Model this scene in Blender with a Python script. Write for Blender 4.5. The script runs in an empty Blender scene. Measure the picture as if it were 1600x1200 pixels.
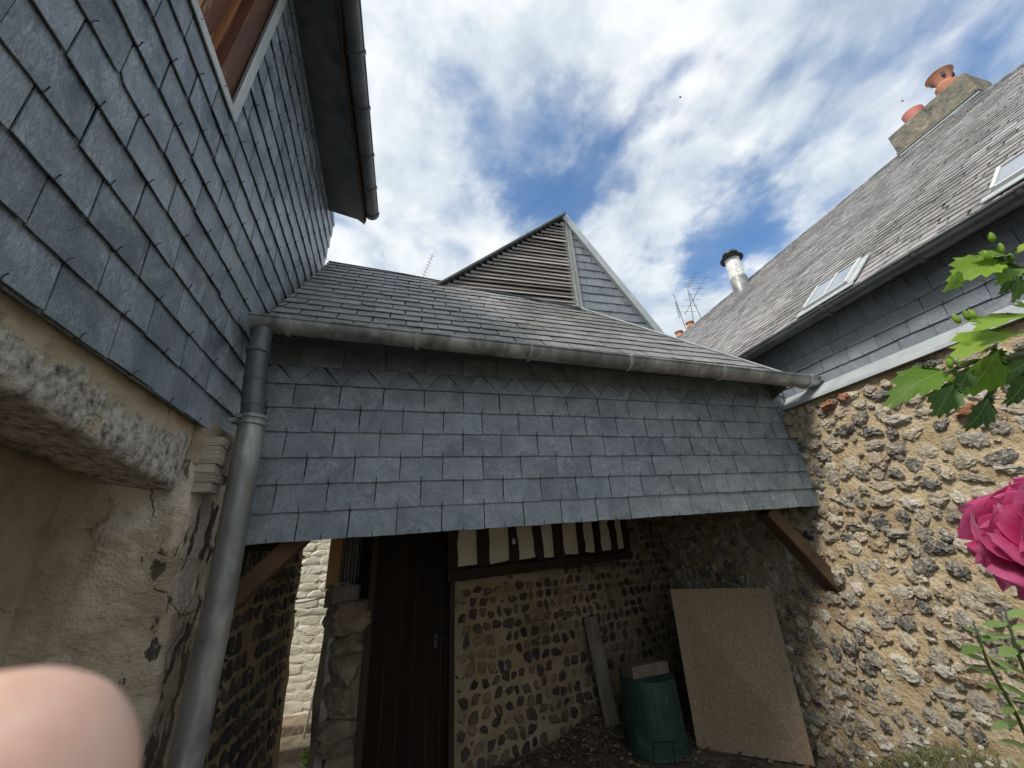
import bpy, bmesh, math, random
import numpy as np
from mathutils import Vector, Matrix, noise

random.seed(11)
S = bpy.context.scene
COL = S.collection
V = Vector

# ------------------------------------------------------------------ camera
CAM = V((0.0, 0.0, 1.65))
R_ = V((0.9705, -0.2358, -0.0523)); F_ = V((0.2367, 0.8881, 0.3942))
F_.normalize(); R_ = (R_ - F_ * R_.dot(F_)).normalized(); U_ = R_.cross(F_)
cd = bpy.data.cameras.new('camera'); cam = bpy.data.objects.new('camera', cd); COL.objects.link(cam)
cam.matrix_world = Matrix.Translation(CAM) @ Matrix((R_, U_, -F_)).transposed().to_4x4()
cd.sensor_width = 36.0; cd.lens = 36.0 * 602.0 / 1600.0
cd.clip_start = 0.004; cd.clip_end = 500.0
cd.dof.use_dof = True; cd.dof.focus_distance = 2.8; cd.dof.aperture_fstop = 13.0
S.camera = cam

# ------------------------------------------------------------------ node helpers
class NT:
    def __init__(s, tree): s.t = tree
    def n(s, typ, ins=None, **props):
        nd = s.t.nodes.new(typ)
        for k, v in props.items(): setattr(nd, k, v)
        for k, v in (ins or {}).items(): s.set(nd.inputs[k], v)
        return nd
    def set(s, sock, v):
        if isinstance(v, bpy.types.NodeSocket): s.t.links.new(v, sock)
        else: sock.default_value = v
    def math(s, op, a, b=None, clamp=False):
        nd = s.n('ShaderNodeMath', operation=op, use_clamp=clamp); s.set(nd.inputs[0], a)
        if b is not None: s.set(nd.inputs[1], b)
        return nd.outputs[0]
    def vmath(s, op, a, b=None, scale=None):
        nd = s.n('ShaderNodeVectorMath', operation=op); s.set(nd.inputs[0], a)
        if b is not None: s.set(nd.inputs[1], b)
        if scale is not None: s.set(nd.inputs['Scale'], scale)
        return nd.outputs[1] if op in ('DISTANCE', 'LENGTH', 'DOT_PRODUCT') else nd.outputs[0]
    def noise(s, vec, scale, detail=4, rough=.55, dist=0.0):
        return s.n('ShaderNodeTexNoise', {'Vector': vec, 'Scale': scale, 'Detail': detail, 'Roughness': rough, 'Distortion': dist}).outputs['Fac']
    def ramp(s, fac, stops, interp='LINEAR'):
        nd = s.n('ShaderNodeValToRGB', {'Fac': fac}); e = nd.color_ramp.elements; nd.color_ramp.interpolation = interp
        while len(e) < len(stops): e.new(0.5)
        for el, (p, c) in zip(e, stops):
            el.position = p; el.color = (c, c, c, 1) if isinstance(c, (int, float)) else (*c, 1)
        return nd.outputs['Color']
    def mix(s, fac, a, b, mode='MIX'):
        nd = s.n('ShaderNodeMix', data_type='RGBA', blend_type=mode); s.set(nd.inputs[0], fac)
        for i, c in ((6, a), (7, b)): s.set(nd.inputs[i], c if isinstance(c, bpy.types.NodeSocket) else (*c, 1))
        return nd.outputs[2]

# ------------------------------------------------------------------ world: clouded sky
W = bpy.data.worlds.new('World'); S.world = W; W.use_nodes = True
SUN_DIR = V((0.58, 0.30, -0.757)).normalized()       # the way the light travels
ts = -SUN_DIR
t = NT(W.node_tree); W.node_tree.nodes.clear()
sky = t.n('ShaderNodeTexSky', sky_type='NISHITA', sun_disc=False)
sky.sun_elevation = math.asin(ts.z); sky.sun_rotation = math.atan2(ts.x, ts.y)
sky.air_density = 1.0; sky.dust_density = 0.6; sky.ozone_density = 2.2
dirv = t.n('ShaderNodeTexCoord').outputs['Generated']
sep = t.n('ShaderNodeSeparateXYZ', {0: dirv})
zz = t.math('ADD', t.math('MAXIMUM', sep.outputs[2], 0.0), 0.12)
px_ = t.math('DIVIDE', sep.outputs[0], zz); py_ = t.math('DIVIDE', sep.outputs[1], zz)
P = t.n('ShaderNodeCombineXYZ', {0: px_, 1: py_, 2: 0.0}).outputs[0]
mp = t.n('ShaderNodeMapping', {'Vector': P, 'Rotation': (0, 0, math.radians(-6)), 'Scale': (1.08, 1.0, 1)}).outputs[0]
warp = t.n('ShaderNodeTexNoise', {'Vector': mp, 'Scale': 3.2, 'Detail': 3.0}).outputs['Color']
mpw = t.vmath('ADD', mp, t.vmath('SCALE', t.vmath('SUBTRACT', warp, (.5, .5, .5)), scale=0.15))
n1 = t.noise(mpw, 2.5, 6, .52); n2 = t.noise(mpw, 8.0, 5, .52)
dens = t.math('ADD', t.math('MULTIPLY', n1, .70), t.math('MULTIPLY', n2, .36))
gw = t.n('ShaderNodeTexNoise', {'Vector': mp, 'Scale': 5.0, 'Detail': 5.0, 'Roughness': .62}).outputs['Color']
gp = t.vmath('ADD', P, t.vmath('SCALE', t.vmath('SUBTRACT', gw, (.5, .5, .5)), scale=0.36))
for gx, gy, gr, ga in [(.10, .545, .13, .21), (.35, .64, .15, .24), (.318, .76, .10, .20), (.37, .44, .10, .13),
                       (.83, .72, .16, .26), (.97, .70, .15, .22), (.79, .50, .12, .10), (1.02, .155, .2, .2), (.66, .22, .12, .08)]:
    dd = t.vmath('DISTANCE', gp, (gx, gy, 0))
    dens = t.math('SUBTRACT', dens, t.math('MULTIPLY', t.math('SUBTRACT', 1.0, t.math('DIVIDE', dd, gr * 1.6), True), ga))
cov = t.ramp(dens, [(.26, .0), (.385, .42), (.475, .86), (.56, 1.0)], 'B_SPLINE')
shade = t.ramp(t.noise(t.vmath('ADD', mpw, (3.1, 1.7, 0)), 3.2, 5, .6), [(.32, (.50, .58, .67)), (.48, (.72, .785, .835)), (.64, (.96, .98, .985))])
cloud = t.n('ShaderNodeBackground', {'Color': shade, 'Strength': 0.78})
clear = t.n('ShaderNodeBackground', {'Color': t.mix(1.0, sky.outputs[0], (.80, 1.0, 1.10), 'MULTIPLY'), 'Strength': 0.135})
mx = t.n('ShaderNodeMixShader', {0: cov, 1: clear.outputs[0], 2: cloud.outputs[0]})
t.n('ShaderNodeOutputWorld', {0: mx.outputs[0]})

sl = bpy.data.lights.new('sun', 'SUN'); sun = bpy.data.objects.new('sun', sl); COL.objects.link(sun)
sl.energy = 2.7; sl.angle = math.radians(14); sl.color = (1.0, .93, .82)
sun.rotation_euler = SUN_DIR.to_track_quat('-Z', 'Y').to_euler(); sun.location = (-6, -3, 9)
S.view_settings.view_transform = 'Standard'; S.view_settings.look = 'None'
S.view_settings.exposure = 0.5; S.view_settings.gamma = 1.0
S.render.engine = 'CYCLES'; S.cycles.use_denoising = True; S.cycles.max_bounces = 5; S.cycles.diffuse_bounces = 3; S.cycles.glossy_bounces = 2; S.cycles.transmission_bounces = 2; S.cycles.adaptive_threshold = 0.02
try: S.cycles.denoiser = 'OPENIMAGEDENOISE'
except Exception: pass

# ------------------------------------------------------------------ materials
def new_mat(name):
    m = bpy.data.materials.new(name); m.use_nodes = True; m.node_tree.nodes.clear(); return m, NT(m.node_tree)
def finish(t, color, rough=.7, height=None, bump=.3, dist=.01, metal=0.0, spec=.5, extra=None):
    ins = {'Base Color': color if isinstance(color, bpy.types.NodeSocket) else (*color, 1), 'Roughness': rough, 'Metallic': metal, 'Specular IOR Level': spec}
    if height is not None:
        ins['Normal'] = t.n('ShaderNodeBump', {'Height': height, 'Strength': bump, 'Distance': dist}).outputs[0]
    b = t.n('ShaderNodeBsdfPrincipled', ins)
    for k, v in (extra or {}).items(): t.set(b.inputs[k], v)
    t.n('ShaderNodeOutputMaterial', {0: b.outputs[0]}); return b
def rnd(t):
    g = t.n('ShaderNodeNewGeometry'); o = t.n('ShaderNodeObjectInfo')
    r = t.math('FRACT', t.math('ADD', t.math('MULTIPLY', g.outputs['Random Per Island'], 7.31), o.outputs['Random']))
    off = t.n('ShaderNodeCombineXYZ', {0: t.math('MULTIPLY', r, 37.0), 1: t.math('MULTIPLY', r, 19.0), 2: t.math('MULTIPLY', r, 53.0)}).outputs[0]
    return r, t.vmath('ADD', g.outputs['Position'], off), g.outputs['Position']

def slate_mat(name, dark, mid, bloom, amount=.55, rough=.42, lichen=None, gx=(1, 1, 1), bump=.75):
    m, t = new_mat(name); r, p, wp = rnd(t)
    base = t.mix(r, dark, mid)
    a = t.noise(p, 6.0, 5, .62, .5); b = t.noise(t.vmath('MULTIPLY', p, gx), 38, 4, .65, 1.4); c = t.noise(p, 130, 3, .6)
    k = t.math('MULTIPLY', t.math('MULTIPLY', t.ramp(a, [(.36, .04), (.64, 1.0)]), t.ramp(b, [(.34, .15), (.62, 1.0)])), amount)
    col = t.mix(k, base, bloom)
    if lichen:
        col = t.mix(t.ramp(t.noise(wp, .9, 4, .6), [(.46, 0.0), (.66, .55)]), col, (.085, .078, .07))
        l = t.ramp(t.noise(p, 22, 6, .7), [(.56, 0.0), (.63, 1.0)])
        l2 = t.ramp(t.noise(wp, 1.7, 5, .6), [(.38, .15), (.62, 1.0)])
        col = t.mix(t.math('MULTIPLY', l, l2), col, lichen)
    h = t.math('ADD', t.math('MULTIPLY', b, .8), t.math('MULTIPLY', c, .3))
    finish(t, col, t.math('ADD', rough, t.math('MULTIPLY', a, .22)), h, bump, .008, spec=.55); return m
def mottle(name, stops, scale=4.0, rough=.85, bump=.4, dist=.01, bscale=40, stretch=(1, 1, 1), perpiece=.0, metal=0.0, spec=.4, detail=5):
    m, t = new_mat(name); r, p, wp = rnd(t)
    q = t.vmath('MULTIPLY', p if perpiece else wp, stretch)
    a = t.noise(q, scale, detail, .62, .5)
    if perpiece: a = t.math('ADD', a, t.math('MULTIPLY', t.math('SUBTRACT', r, .5), perpiece))
    h = t.math('ADD', t.noise(q, bscale, 4, .65), t.math('MULTIPLY', t.noise(q, bscale * .2, 3, .6), 1.5))
    finish(t, t.ramp(a, stops), rough, h, bump, dist, metal, spec); return m
def stone_mat(name, stops, white=.4, wcol=(.5, .47, .40)):
    m, t = new_mat(name); r, p, wp = rnd(t)
    base = t.ramp(r, stops)
    a = t.noise(p, 26, 7, .7, 1.4); b = t.noise(p, 75, 5, .65, .6)
    col = t.mix(t.math('MULTIPLY', t.ramp(a, [(.45, 0.0), (.60, 1.0)]), white), base, wcol)
    col = t.mix(t.ramp(b, [(.33, .8), (.44, .0)]), col, (.045, .04, .035))
    finish(t, col, t.ramp(a, [(.3, .45), (.7, .85)]), t.math('ADD', a, t.math('MULTIPLY', b, .5)), .9, .022, spec=.4); return m

M = {}
M['slate'] = slate_mat('slate_cladding', (.070, .094, .122), (.152, .190, .230), (.46, .545, .61), .72, .25, gx=(1, 2.2, .7))
M['slate_front'] = slate_mat('slate_front', (.106, .134, .158), (.178, .214, .244), (.44, .50, .545), .62, .28)
M['slate_roof'] = slate_mat('slate_roof', (.135, .14, .148), (.26, .265, .27), (.42, .425, .425), .8, .42, (.17, .16, .13))
M['slate_old'] = slate_mat('slate_old', (.078, .074, .080), (.29, .278, .282), (.46, .45, .44), .8, .6, (.50, .49, .45), bump=.6)
M['slate_band'] = slate_mat('slate_band', (.125, .152, .185), (.20, .23, .262), (.33, .365, .395), .6, .38)
M['backing'] = mottle('dark_batten', [(.3, (.012, .013, .015)), (.7, (.025, .026, .028))], 6)
M['zinc'] = mottle('weathered_zinc', [(.30, (.12, .128, .125)), (.5, (.225, .235, .232)), (.66, (.42, .43, .42))], 7, .48, .12, .004, 30, (1, 1, .35), metal=.35, spec=.5)
M['zinc_dark'] = mottle('dark_zinc', [(.3, (.06, .068, .075)), (.7, (.13, .14, .148))], 6, .42, .1, .004, 30, metal=.3)
M['zinc_pale'] = mottle('pale_zinc', [(.3, (.33, .37, .385)), (.7, (.50, .545, .555))], 4, .5, .1, .004, 30, metal=.15)
M['zinc_strip'] = mottle('greenish_zinc', [(.3, (.20, .215, .20)), (.5, (.32, .34, .32)), (.7, (.42, .44, .42))], 7, .55, .2, .004, 30, (1, 1, .2))
M['plaster'] = mottle('lime_plaster', [(.26, (.20, .16, .115)), (.46, (.34, .28, .205)), (.7, (.45, .385, .295))], 3.2, .92, .75, .018, 34)
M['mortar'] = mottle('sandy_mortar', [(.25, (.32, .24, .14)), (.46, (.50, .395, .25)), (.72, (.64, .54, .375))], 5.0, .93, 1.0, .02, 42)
M['mortar_dark'] = mottle('shaded_mortar', [(.25, (.17, .13, .078)), (.5, (.29, .225, .14)), (.75, (.40, .325, .215))], 3.0, .93, .7, .014, 55)  # mortar of the passage masonry, its shade put into a darker colour
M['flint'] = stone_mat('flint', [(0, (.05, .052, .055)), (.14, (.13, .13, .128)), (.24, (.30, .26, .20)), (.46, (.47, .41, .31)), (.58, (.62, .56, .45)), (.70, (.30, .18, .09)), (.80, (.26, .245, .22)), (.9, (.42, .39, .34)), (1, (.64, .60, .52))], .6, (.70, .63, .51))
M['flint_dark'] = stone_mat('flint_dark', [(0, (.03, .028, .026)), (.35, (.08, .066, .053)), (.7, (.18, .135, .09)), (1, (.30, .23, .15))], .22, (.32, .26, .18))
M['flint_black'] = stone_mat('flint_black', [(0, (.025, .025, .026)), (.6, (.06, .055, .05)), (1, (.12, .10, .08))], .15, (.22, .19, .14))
M['brick'] = stone_mat('old_brick', [(0, (.30, .13, .07)), (1, (.42, .20, .11))], .2, (.5, .35, .25))
M['white_stone'] = mottle('whitewash', [(.3, (.68, .64, .50)), (.5, (.80, .77, .65)), (.7, (.86, .84, .75))], 5, .9, .6, .015, 30, perpiece=.15)
M['block'] = mottle('pillar_stone', [(.28, (.15, .11, .075)), (.5, (.27, .215, .155)), (.72, (.37, .31, .23))], 7, .9, .9, .02, 35, perpiece=.2)
M['wood_grey'] = mottle('grey_wood', [(.25, (.15, .135, .12)), (.5, (.30, .275, .245)), (.75, (.44, .41, .37))], 5, .85, .5, .008, 22, (1, 1, .12), perpiece=.2)
M['wood_tan'] = mottle('dull_plank', [(.25, (.085, .07, .052)), (.5, (.165, .14, .105)), (.75, (.27, .235, .185))], 6, .85, .5, .008, 22, (1, 1, .15))
M['louver'] = mottle('weathered_board', [(.26, (.11, .098, .092)), (.45, (.26, .24, .228)), (.72, (.50, .475, .455))], 5, .85, .6, .008, 26, (.14, 1, 1), perpiece=.25)
M['wood_end'] = mottle('bleached_timber', [(.25, (.24, .20, .15)), (.5, (.44, .40, .33)), (.75, (.58, .54, .46))], 8, .9, 1.0, .02, 30, (.3, .3, 3.0))
M['wood_brown'] = mottle('brown_beam', [(.25, (.045, .027, .016)), (.5, (.115, .068, .040)), (.75, (.21, .13, .078))], 5, .8, .5, .008, 24, (.3, 1, .3), perpiece=.2)
M['wood_dark'] = mottle('dark_stud', [(.3, (.020, .013, .009)), (.7, (.055, .036, .024))], 6, .8, .5, .01, 24, (1, 1, .2), perpiece=.1)
M['wood_orange'] = mottle('orange_board', [(.3, (.60, .33, .11)), (.7, (.78, .49, .21))], 4, .7, .3, .005, 24, (1, 1, .1), perpiece=.1)
M['wood_red'] = mottle('peeling_paint', [(.38, (.075, .028, .017)), (.56, (.15, .062, .038)), (.66, (.40, .28, .20))], 10, .75, .6, .005, 34, (1, 1, .14))
M['wood_frame'] = mottle('window_wood', [(.3, (.30, .125, .05)), (.7, (.46, .23, .11))], 5, .6, .3, .005, 24, (1, 1, .1))
M['door'] = mottle('dark_door', [(.3, (.011, .008, .006)), (.7, (.026, .017, .012))], 3, .75, .2, .004, 24, (1, 1, .1), spec=.12)
M['panel'] = mottle('fibre_board', [(.30, (.215, .155, .10)), (.5, (.285, .21, .138)), (.70, (.37, .285, .195))], 48, .75, .5, .004, 120, (1, 1, 1))
M['bin'] = mottle('green_plastic', [(.32, (.016, .044, .034)), (.55, (.026, .064, .050)), (.72, (.085, .115, .095))], 7, .46, .08, .003, 40)
M['infill'] = mottle('lime_infill', [(.3, (.62, .56, .42)), (.7, (.80, .74, .60))], 6, .9, .5, .01, 34)
M['ground'] = mottle('earth_ground', [(.25, (.075, .062, .046)), (.5, (.135, .115, .085)), (.75, (.21, .18, .14))], 4, .95, .8, .02, 30)
M['leaf_litter'] = mottle('dead_leaf', [(.3, (.075, .045, .024)), (.5, (.17, .115, .065)), (.75, (.31, .235, .15))], 8, .9, .2, .004, 40, perpiece=.5)
M['chimney'] = mottle('lichen_render', [(.28, (.06, .056, .05)), (.44, (.17, .16, .14)), (.6, (.24, .215, .155)), (.74, (.42, .405, .36))], 9, .95, .9, .02, 30)
M['pot'] = mottle('clay_pot', [(.3, (.36, .15, .085)), (.7, (.52, .25, .16))], 8, .8, .3, .005, 40)
M['pot_pink'] = mottle('pink_clay_pot', [(.3, (.45, .16, .13)), (.7, (.56, .23, .19))], 6, .75, .2, .005, 40)
M['flue'] = mottle('pale_flue', [(.36, (.32, .32, .31)), (.5, (.68, .68, .66)), (.7, (.80, .80, .78))], 9, .5, .2, .004, 30)
M['metal_dark'] = mottle('dark_metal', [(.3, (.025, .025, .026)), (.7, (.06, .06, .06))], 8, .5, .1, .003, 40, metal=.4)
M['steel'] = mottle('aerial_steel', [(.3, (.16, .17, .18)), (.7, (.26, .27, .28))], 8, .45, .1, .003, 40, metal=.5)
M['roof_tile'] = mottle('far_roof', [(.3, (.10, .09, .09)), (.7, (.18, .17, .16))], 6)
M['white_frame'] = mottle('pale_metal_frame', [(.3, (.50, .52, .52)), (.7, (.66, .68, .68))], 8, .45, .05, .002, 40)
def glass_mat():
    m, t = new_mat('roof_glass'); finish(t, (.22, .25, .29), .07, spec=1.0, extra={'Coat Weight': .8, 'Coat Roughness': .03}); return m
M['glass'] = glass_mat()
def cracks(t, wp, scale=2.6, width=.010):
    wv = t.vmath('ADD', wp, t.vmath('SCALE', t.n('ShaderNodeTexNoise', {'Vector': wp, 'Scale': 7.0, 'Detail': 4.0}).outputs['Color'], scale=.16))
    vo = t.n('ShaderNodeTexVoronoi', {'Vector': wv, 'Scale': scale}, feature='DISTANCE_TO_EDGE').outputs['Distance']
    part = t.ramp(t.noise(wp, 3.1, 3, .5), [(.55, 0.0), (.63, 1.0)])
    return t.math('MULTIPLY', t.ramp(vo, [(.0, 1.0), (width, .0)]), part)
def lintel_mat():
    m, t = new_mat('scaled_plaster'); r, p, wp = rnd(t)
    tan = t.ramp(t.noise(wp, 5, 7, .6), [(.3, (.42, .34, .23)), (.5, (.56, .465, .33)), (.72, (.66, .57, .43))])
    grey = t.ramp(t.noise(wp, 26, 7, .72), [(.34, (.075, .07, .062)), (.45, (.36, .34, .30)), (.56, (.60, .575, .52)), (.7, (.74, .71, .64))])
    sx = t.n('ShaderNodeSeparateXYZ', {0: wp})
    wob = t.math('MULTIPLY', t.math('SUBTRACT', t.noise(wp, 6, 6, .6), .5), .34)
    msk = t.ramp(t.math('ADD', t.math('SUBTRACT', 2.19, sx.outputs[2]), wob), [(.0, .0), (.02, 1.0)])
    gap = t.ramp(t.noise(wp, 2.6, 5, .6), [(.34, 0.0), (.37, 1.0)])
    k = t.math('MULTIPLY', msk, gap)
    h = t.math('ADD', t.math('MULTIPLY', t.noise(wp, 40, 7, .7), .7), t.math('MULTIPLY', k, .4))
    ck = cracks(t, wp, 3.4, .012); h = t.math('SUBTRACT', h, ck)
    finish(t, t.mix(t.math('MULTIPLY', ck, .7), t.mix(k, tan, grey), (.07, .055, .04)), .93, h, .9, .02); return m
M['lintel'] = lintel_mat()
def jamb_mat():
    m, t = new_mat('patched_render'); r, p, wp = rnd(t)
    tan = t.ramp(t.noise(wp, 3.4, 7, .6), [(.26, (.31, .25, .18)), (.48, (.48, .405, .305)), (.7, (.62, .55, .44))])
    pale = t.ramp(t.noise(wp, 2.3, 5, .55), [(.50, 0.0), (.56, 1.0)])
    sx = t.n('ShaderNodeSeparateXYZ', {0: wp})
    edge = t.ramp(sx.outputs[0], [(.0, .0), (1.0, 1.0)])
    band = t.math('MULTIPLY', t.math('ADD', sx.outputs[0], 1.10, True), 1.5)
    blk = t.ramp(t.math('ADD', t.noise(t.vmath('MULTIPLY', wp, (1.3, 1.3, .55)), 6.0, 6, .62), t.math('MINIMUM', band, .15)), [(.685, 0.0), (.705, 1.0)])
    col = t.mix(t.math('MULTIPLY', pale, .7), tan, (.68, .63, .54)); col = t.mix(t.math('MULTIPLY', blk, .92), col, (.03, .028, .026))
    ck = cracks(t, wp, 2.4, .009); col = t.mix(t.math('MULTIPLY', ck, .75), col, (.06, .045, .032))
    damp = t.ramp(t.noise(t.vmath('MULTIPLY', wp, (1.6, 1.6, .5)), 2.6, 5, .6), [(.44, 0.0), (.62, .5)]); col = t.mix(damp, col, (.20, .155, .105))
    h = t.math('SUBTRACT', t.math('ADD', t.noise(t.vmath('MULTIPLY', wp, (1, 1, 1.5)), 16, 5, .62, .1), t.math('MULTIPLY', t.noise(wp, 60, 3, .6), .35)), t.math('ADD', ck, t.math('MULTIPLY', blk, .35)))
    h = t.math('ADD', h, t.math('MULTIPLY', pale, .5))
    finish(t, col, .93, h, .8, .025); return m
M['jamb'] = jamb_mat()
def plaster_mat():
    m, t = new_mat('stained_plaster'); r, p, wp = rnd(t)
    col = t.ramp(t.noise(wp, 3.2, 6, .62, .4), [(.26, (.21, .165, .115)), (.46, (.36, .295, .21)), (.7, (.48, .41, .31))])
    ck = cracks(t, wp, 2.2, .010); col = t.mix(t.math('MULTIPLY', ck, .7), col, (.06, .045, .03))
    finish(t, col, .93, t.math('SUBTRACT', t.math('ADD', t.noise(wp, 9, 5, .6), t.math('MULTIPLY', t.noise(wp, 55, 3, .6), .4)), ck), .8, .02); return m
M['plaster'] = plaster_mat()
def thin_mat(name, c1, c2, trans=.35, rough=.5, scale=14, vein=.0):
    m, t = new_mat(name); r, p, wp = rnd(t)
    c = t.mix(t.math('MULTIPLY', t.math('ADD', t.noise(p, scale, 5, .6), t.math('SUBTRACT', r, .5)), 1.0, True), c1, c2)
    h = t.noise(p, 90, 4, .6)
    if vein:
        sp = t.n('ShaderNodeSeparateXYZ', {0: t.n('ShaderNodeTexCoord').outputs['Object']}); ay = t.math('ABSOLUTE', sp.outputs[1])
        side = t.math('ABSOLUTE', t.math('SUBTRACT', t.math('FRACT', t.math('MULTIPLY', t.math('SUBTRACT', sp.outputs[0], t.math('MULTIPLY', ay, 1.1)), 5.5)), .5))
        vn = t.math('MAXIMUM', t.ramp(ay, [(.0, 1.0), (.022, .0)]), t.math('MULTIPLY', t.ramp(side, [(.0, 1.0), (.07, .0)]), .7))
        c = t.mix(t.math('MULTIPLY', vn, vein), c, (.42, .55, .20)); h = t.math('SUBTRACT', h, vn)
        blem = t.ramp(t.noise(p, 38, 4, .7), [(.68, 0.0), (.74, .6)]); c = t.mix(blem, c, (.16, .12, .04))
    b = t.n('ShaderNodeBsdfPrincipled', {'Base Color': c, 'Roughness': rough, 'Specular IOR Level': .4, 'Normal': t.n('ShaderNodeBump', {'Height': h, 'Strength': .25, 'Distance': .002}).outputs[0]})
    tr = t.n('ShaderNodeBsdfTranslucent', {'Color': c})
    mxs = t.n('ShaderNodeMixShader', {0: trans, 1: b.outputs[0], 2: tr.outputs[0]})
    t.n('ShaderNodeOutputMaterial', {0: mxs.outputs[0]}); return m
M['leaf'] = thin_mat('hibiscus_leaf', (.11, .25, .02), (.36, .55, .06), .5, vein=.55)
M['leaf_dark'] = thin_mat('hibiscus_leaf_dark', (.035, .10, .025), (.10, .21, .045), .35, vein=.45)
M['leaf_pale'] = thin_mat('weed_leaf', (.22, .36, .09), (.40, .53, .20), .45)
M['stem'] = thin_mat('green_stem', (.05, .09, .025), (.10, .14, .05), .1)
M['grass'] = thin_mat('grass', (.17, .21, .07), (.40, .42, .20), .35)
M['petal'] = thin_mat('pink_petal', (.58, .04, .19), (.84, .21, .45), .42, .6, 22)
M['daisy'] = thin_mat('daisy_white', (.70, .70, .62), (.82, .82, .76), .25)
def skin_mat():
    m, t = new_mat('skin'); r, p, wp = rnd(t)
    c = t.ramp(t.noise(wp, 170, 5, .6), [(.35, (.69, .42, .33)), (.5, (.75, .48, .38)), (.65, (.80, .55, .45))])
    finish(t, c, .5, t.noise(wp, 900, 3, .6), .15, .0006, extra={'Subsurface Weight': .25, 'Subsurface Radius': (.008, .003, .0015), 'Subsurface Scale': .4}); return m
M['skin'] = skin_mat()

# ------------------------------------------------------------------ mesh helpers
class MB:
    def __init__(s): s.v = []; s.f = []
    def add(s, vs, fs):
        o = len(s.v); s.v += [tuple(x) for x in vs]; s.f += [tuple(i + o for i in f) for f in fs]; return s
    def prism(s, pts, o, u, v, ext):
        o, u, v, ext = V(o), V(u), V(v), V(ext); n = len(pts)
        a = [o + u * x + v * y for x, y in pts]; b = [p + ext for p in a]
        fs = [tuple(range(n))[::-1], tuple(range(n, 2 * n))] + [(i, (i + 1) % n, n + (i + 1) % n, n + i) for i in range(n)]
        if u.cross(v).dot(ext) < 0: fs = [f[::-1] for f in fs]
        return s.add(a + b, fs)
    def box(s, lo, hi):
        lo, hi = V(lo), V(hi); d = hi - lo
        return s.prism([(0, 0), (d.x, 0), (d.x, d.y), (0, d.y)], lo, (1, 0, 0), (0, 1, 0), (0, 0, d.z))
    def beam(s, p0, p1, w, h, up=(0, 0, 1)):
        p0, p1 = V(p0), V(p1); d = (p1 - p0).normalized(); a = d.cross(V(up)).normalized(); b = a.cross(d)
        return s.prism([(-w / 2, -h / 2), (w / 2, -h / 2), (w / 2, h / 2), (-w / 2, h / 2)], p0, a, b, p1 - p0)
    def tube(s, path, rad, n=10, cap=True):
        path = [V(p) for p in path]; rad = rad if isinstance(rad, (list, tuple)) else [rad] * len(path); vs = []; fs = []; a = None
        for i, p in enumerate(path):
            d = (path[min(i + 1, len(path) - 1)] - path[max(i - 1, 0)]).normalized()
            if a is None: a = d.orthogonal().normalized()
            else: a = (a - d * a.dot(d)).normalized()
            b = d.cross(a)
            for k in range(n):
                th = 2 * math.pi * k / n; vs.append(p + (a * math.cos(th) + b * math.sin(th)) * rad[i])
        for i in range(len(path) - 1):
            for k in range(n): fs.append((i * n + k, i * n + (k + 1) % n, (i + 1) * n + (k + 1) % n, (i + 1) * n + k))
        if cap: fs += [tuple(range(n))[::-1], tuple(range((len(path) - 1) * n, len(path) * n))]
        return s.add(vs, fs)
    def lathe(s, prof, o, n=20, axis=(0, 0, 1)):
        ax = V(axis).normalized(); a = ax.orthogonal().normalized(); b = ax.cross(a); o = V(o); vs = []; fs = []
        for r, z in prof:
            for k in range(n):
                th = 2 * math.pi * k / n; vs.append(o + ax * z + (a * math.cos(th) + b * math.sin(th)) * r)
        for i in range(len(prof) - 1):
            for k in range(n): fs.append((i * n + k, i * n + (k + 1) % n, (i + 1) * n + (k + 1) % n, (i + 1) * n + k))
        fs += [tuple(range(n))[::-1], tuple(range((len(prof) - 1) * n, len(prof) * n))]
        return s.add(vs, fs)
    def mesh(s, name, mat, smooth=False):
        me = bpy.data.meshes.new(name); me.from_pydata(s.v, [], s.f); me.validate()
        if mat is not None: me.materials.append(M[mat] if isinstance(mat, str) else mat)
        if smooth: me.polygons.foreach_set('use_smooth', [True] * len(me.polygons))
        me.update(); return me
    def build(s, name, mat, parent=None, smooth=False, kind=None):
        return link(name, s.mesh(name, mat, smooth), parent, kind)
def link(name, me, parent=None, kind=None):
    o = bpy.data.objects.new(name, me); COL.objects.link(o)
    if parent is not None: o.parent = parent; o.matrix_parent_inverse = PINV.get(parent.name, Matrix())
    if kind: o['kind'] = kind
    return o
PINV = {}
def thing(name, label, cat, loc=(0, 0, 0), group=None):
    o = bpy.data.objects.new(name, None); COL.objects.link(o); o.location = loc; o.empty_display_size = .1
    o['label'] = label; o['category'] = cat
    if group: o['group'] = group
    PINV[o.name] = Matrix.Translation(-V(loc)); return o
def tag(o, label, cat, group=None):
    o['label'] = label; o['category'] = cat
    if group: o['group'] = group
    return o
def smooth_edges(o, ang=35):
    me = o.data; me.polygons.foreach_set('use_smooth', [True] * len(me.polygons)); me.update()
    bm = bmesh.new(); bm.from_mesh(me)
    for e in bm.edges: e.smooth = e.calc_face_angle(0) < math.radians(ang)
    bm.to_mesh(me); bm.free(); return o
def bevel(o, w, seg=2):
    b = o.modifiers.new('bevel', 'BEVEL'); b.width = w; b.segments = seg; b.limit_method = 'ANGLE'; return o
def nz(p, s=1.0, seed=0.0): return noise.noise(V(p) * s + V((seed, seed * 1.7, seed * .3)))

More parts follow.
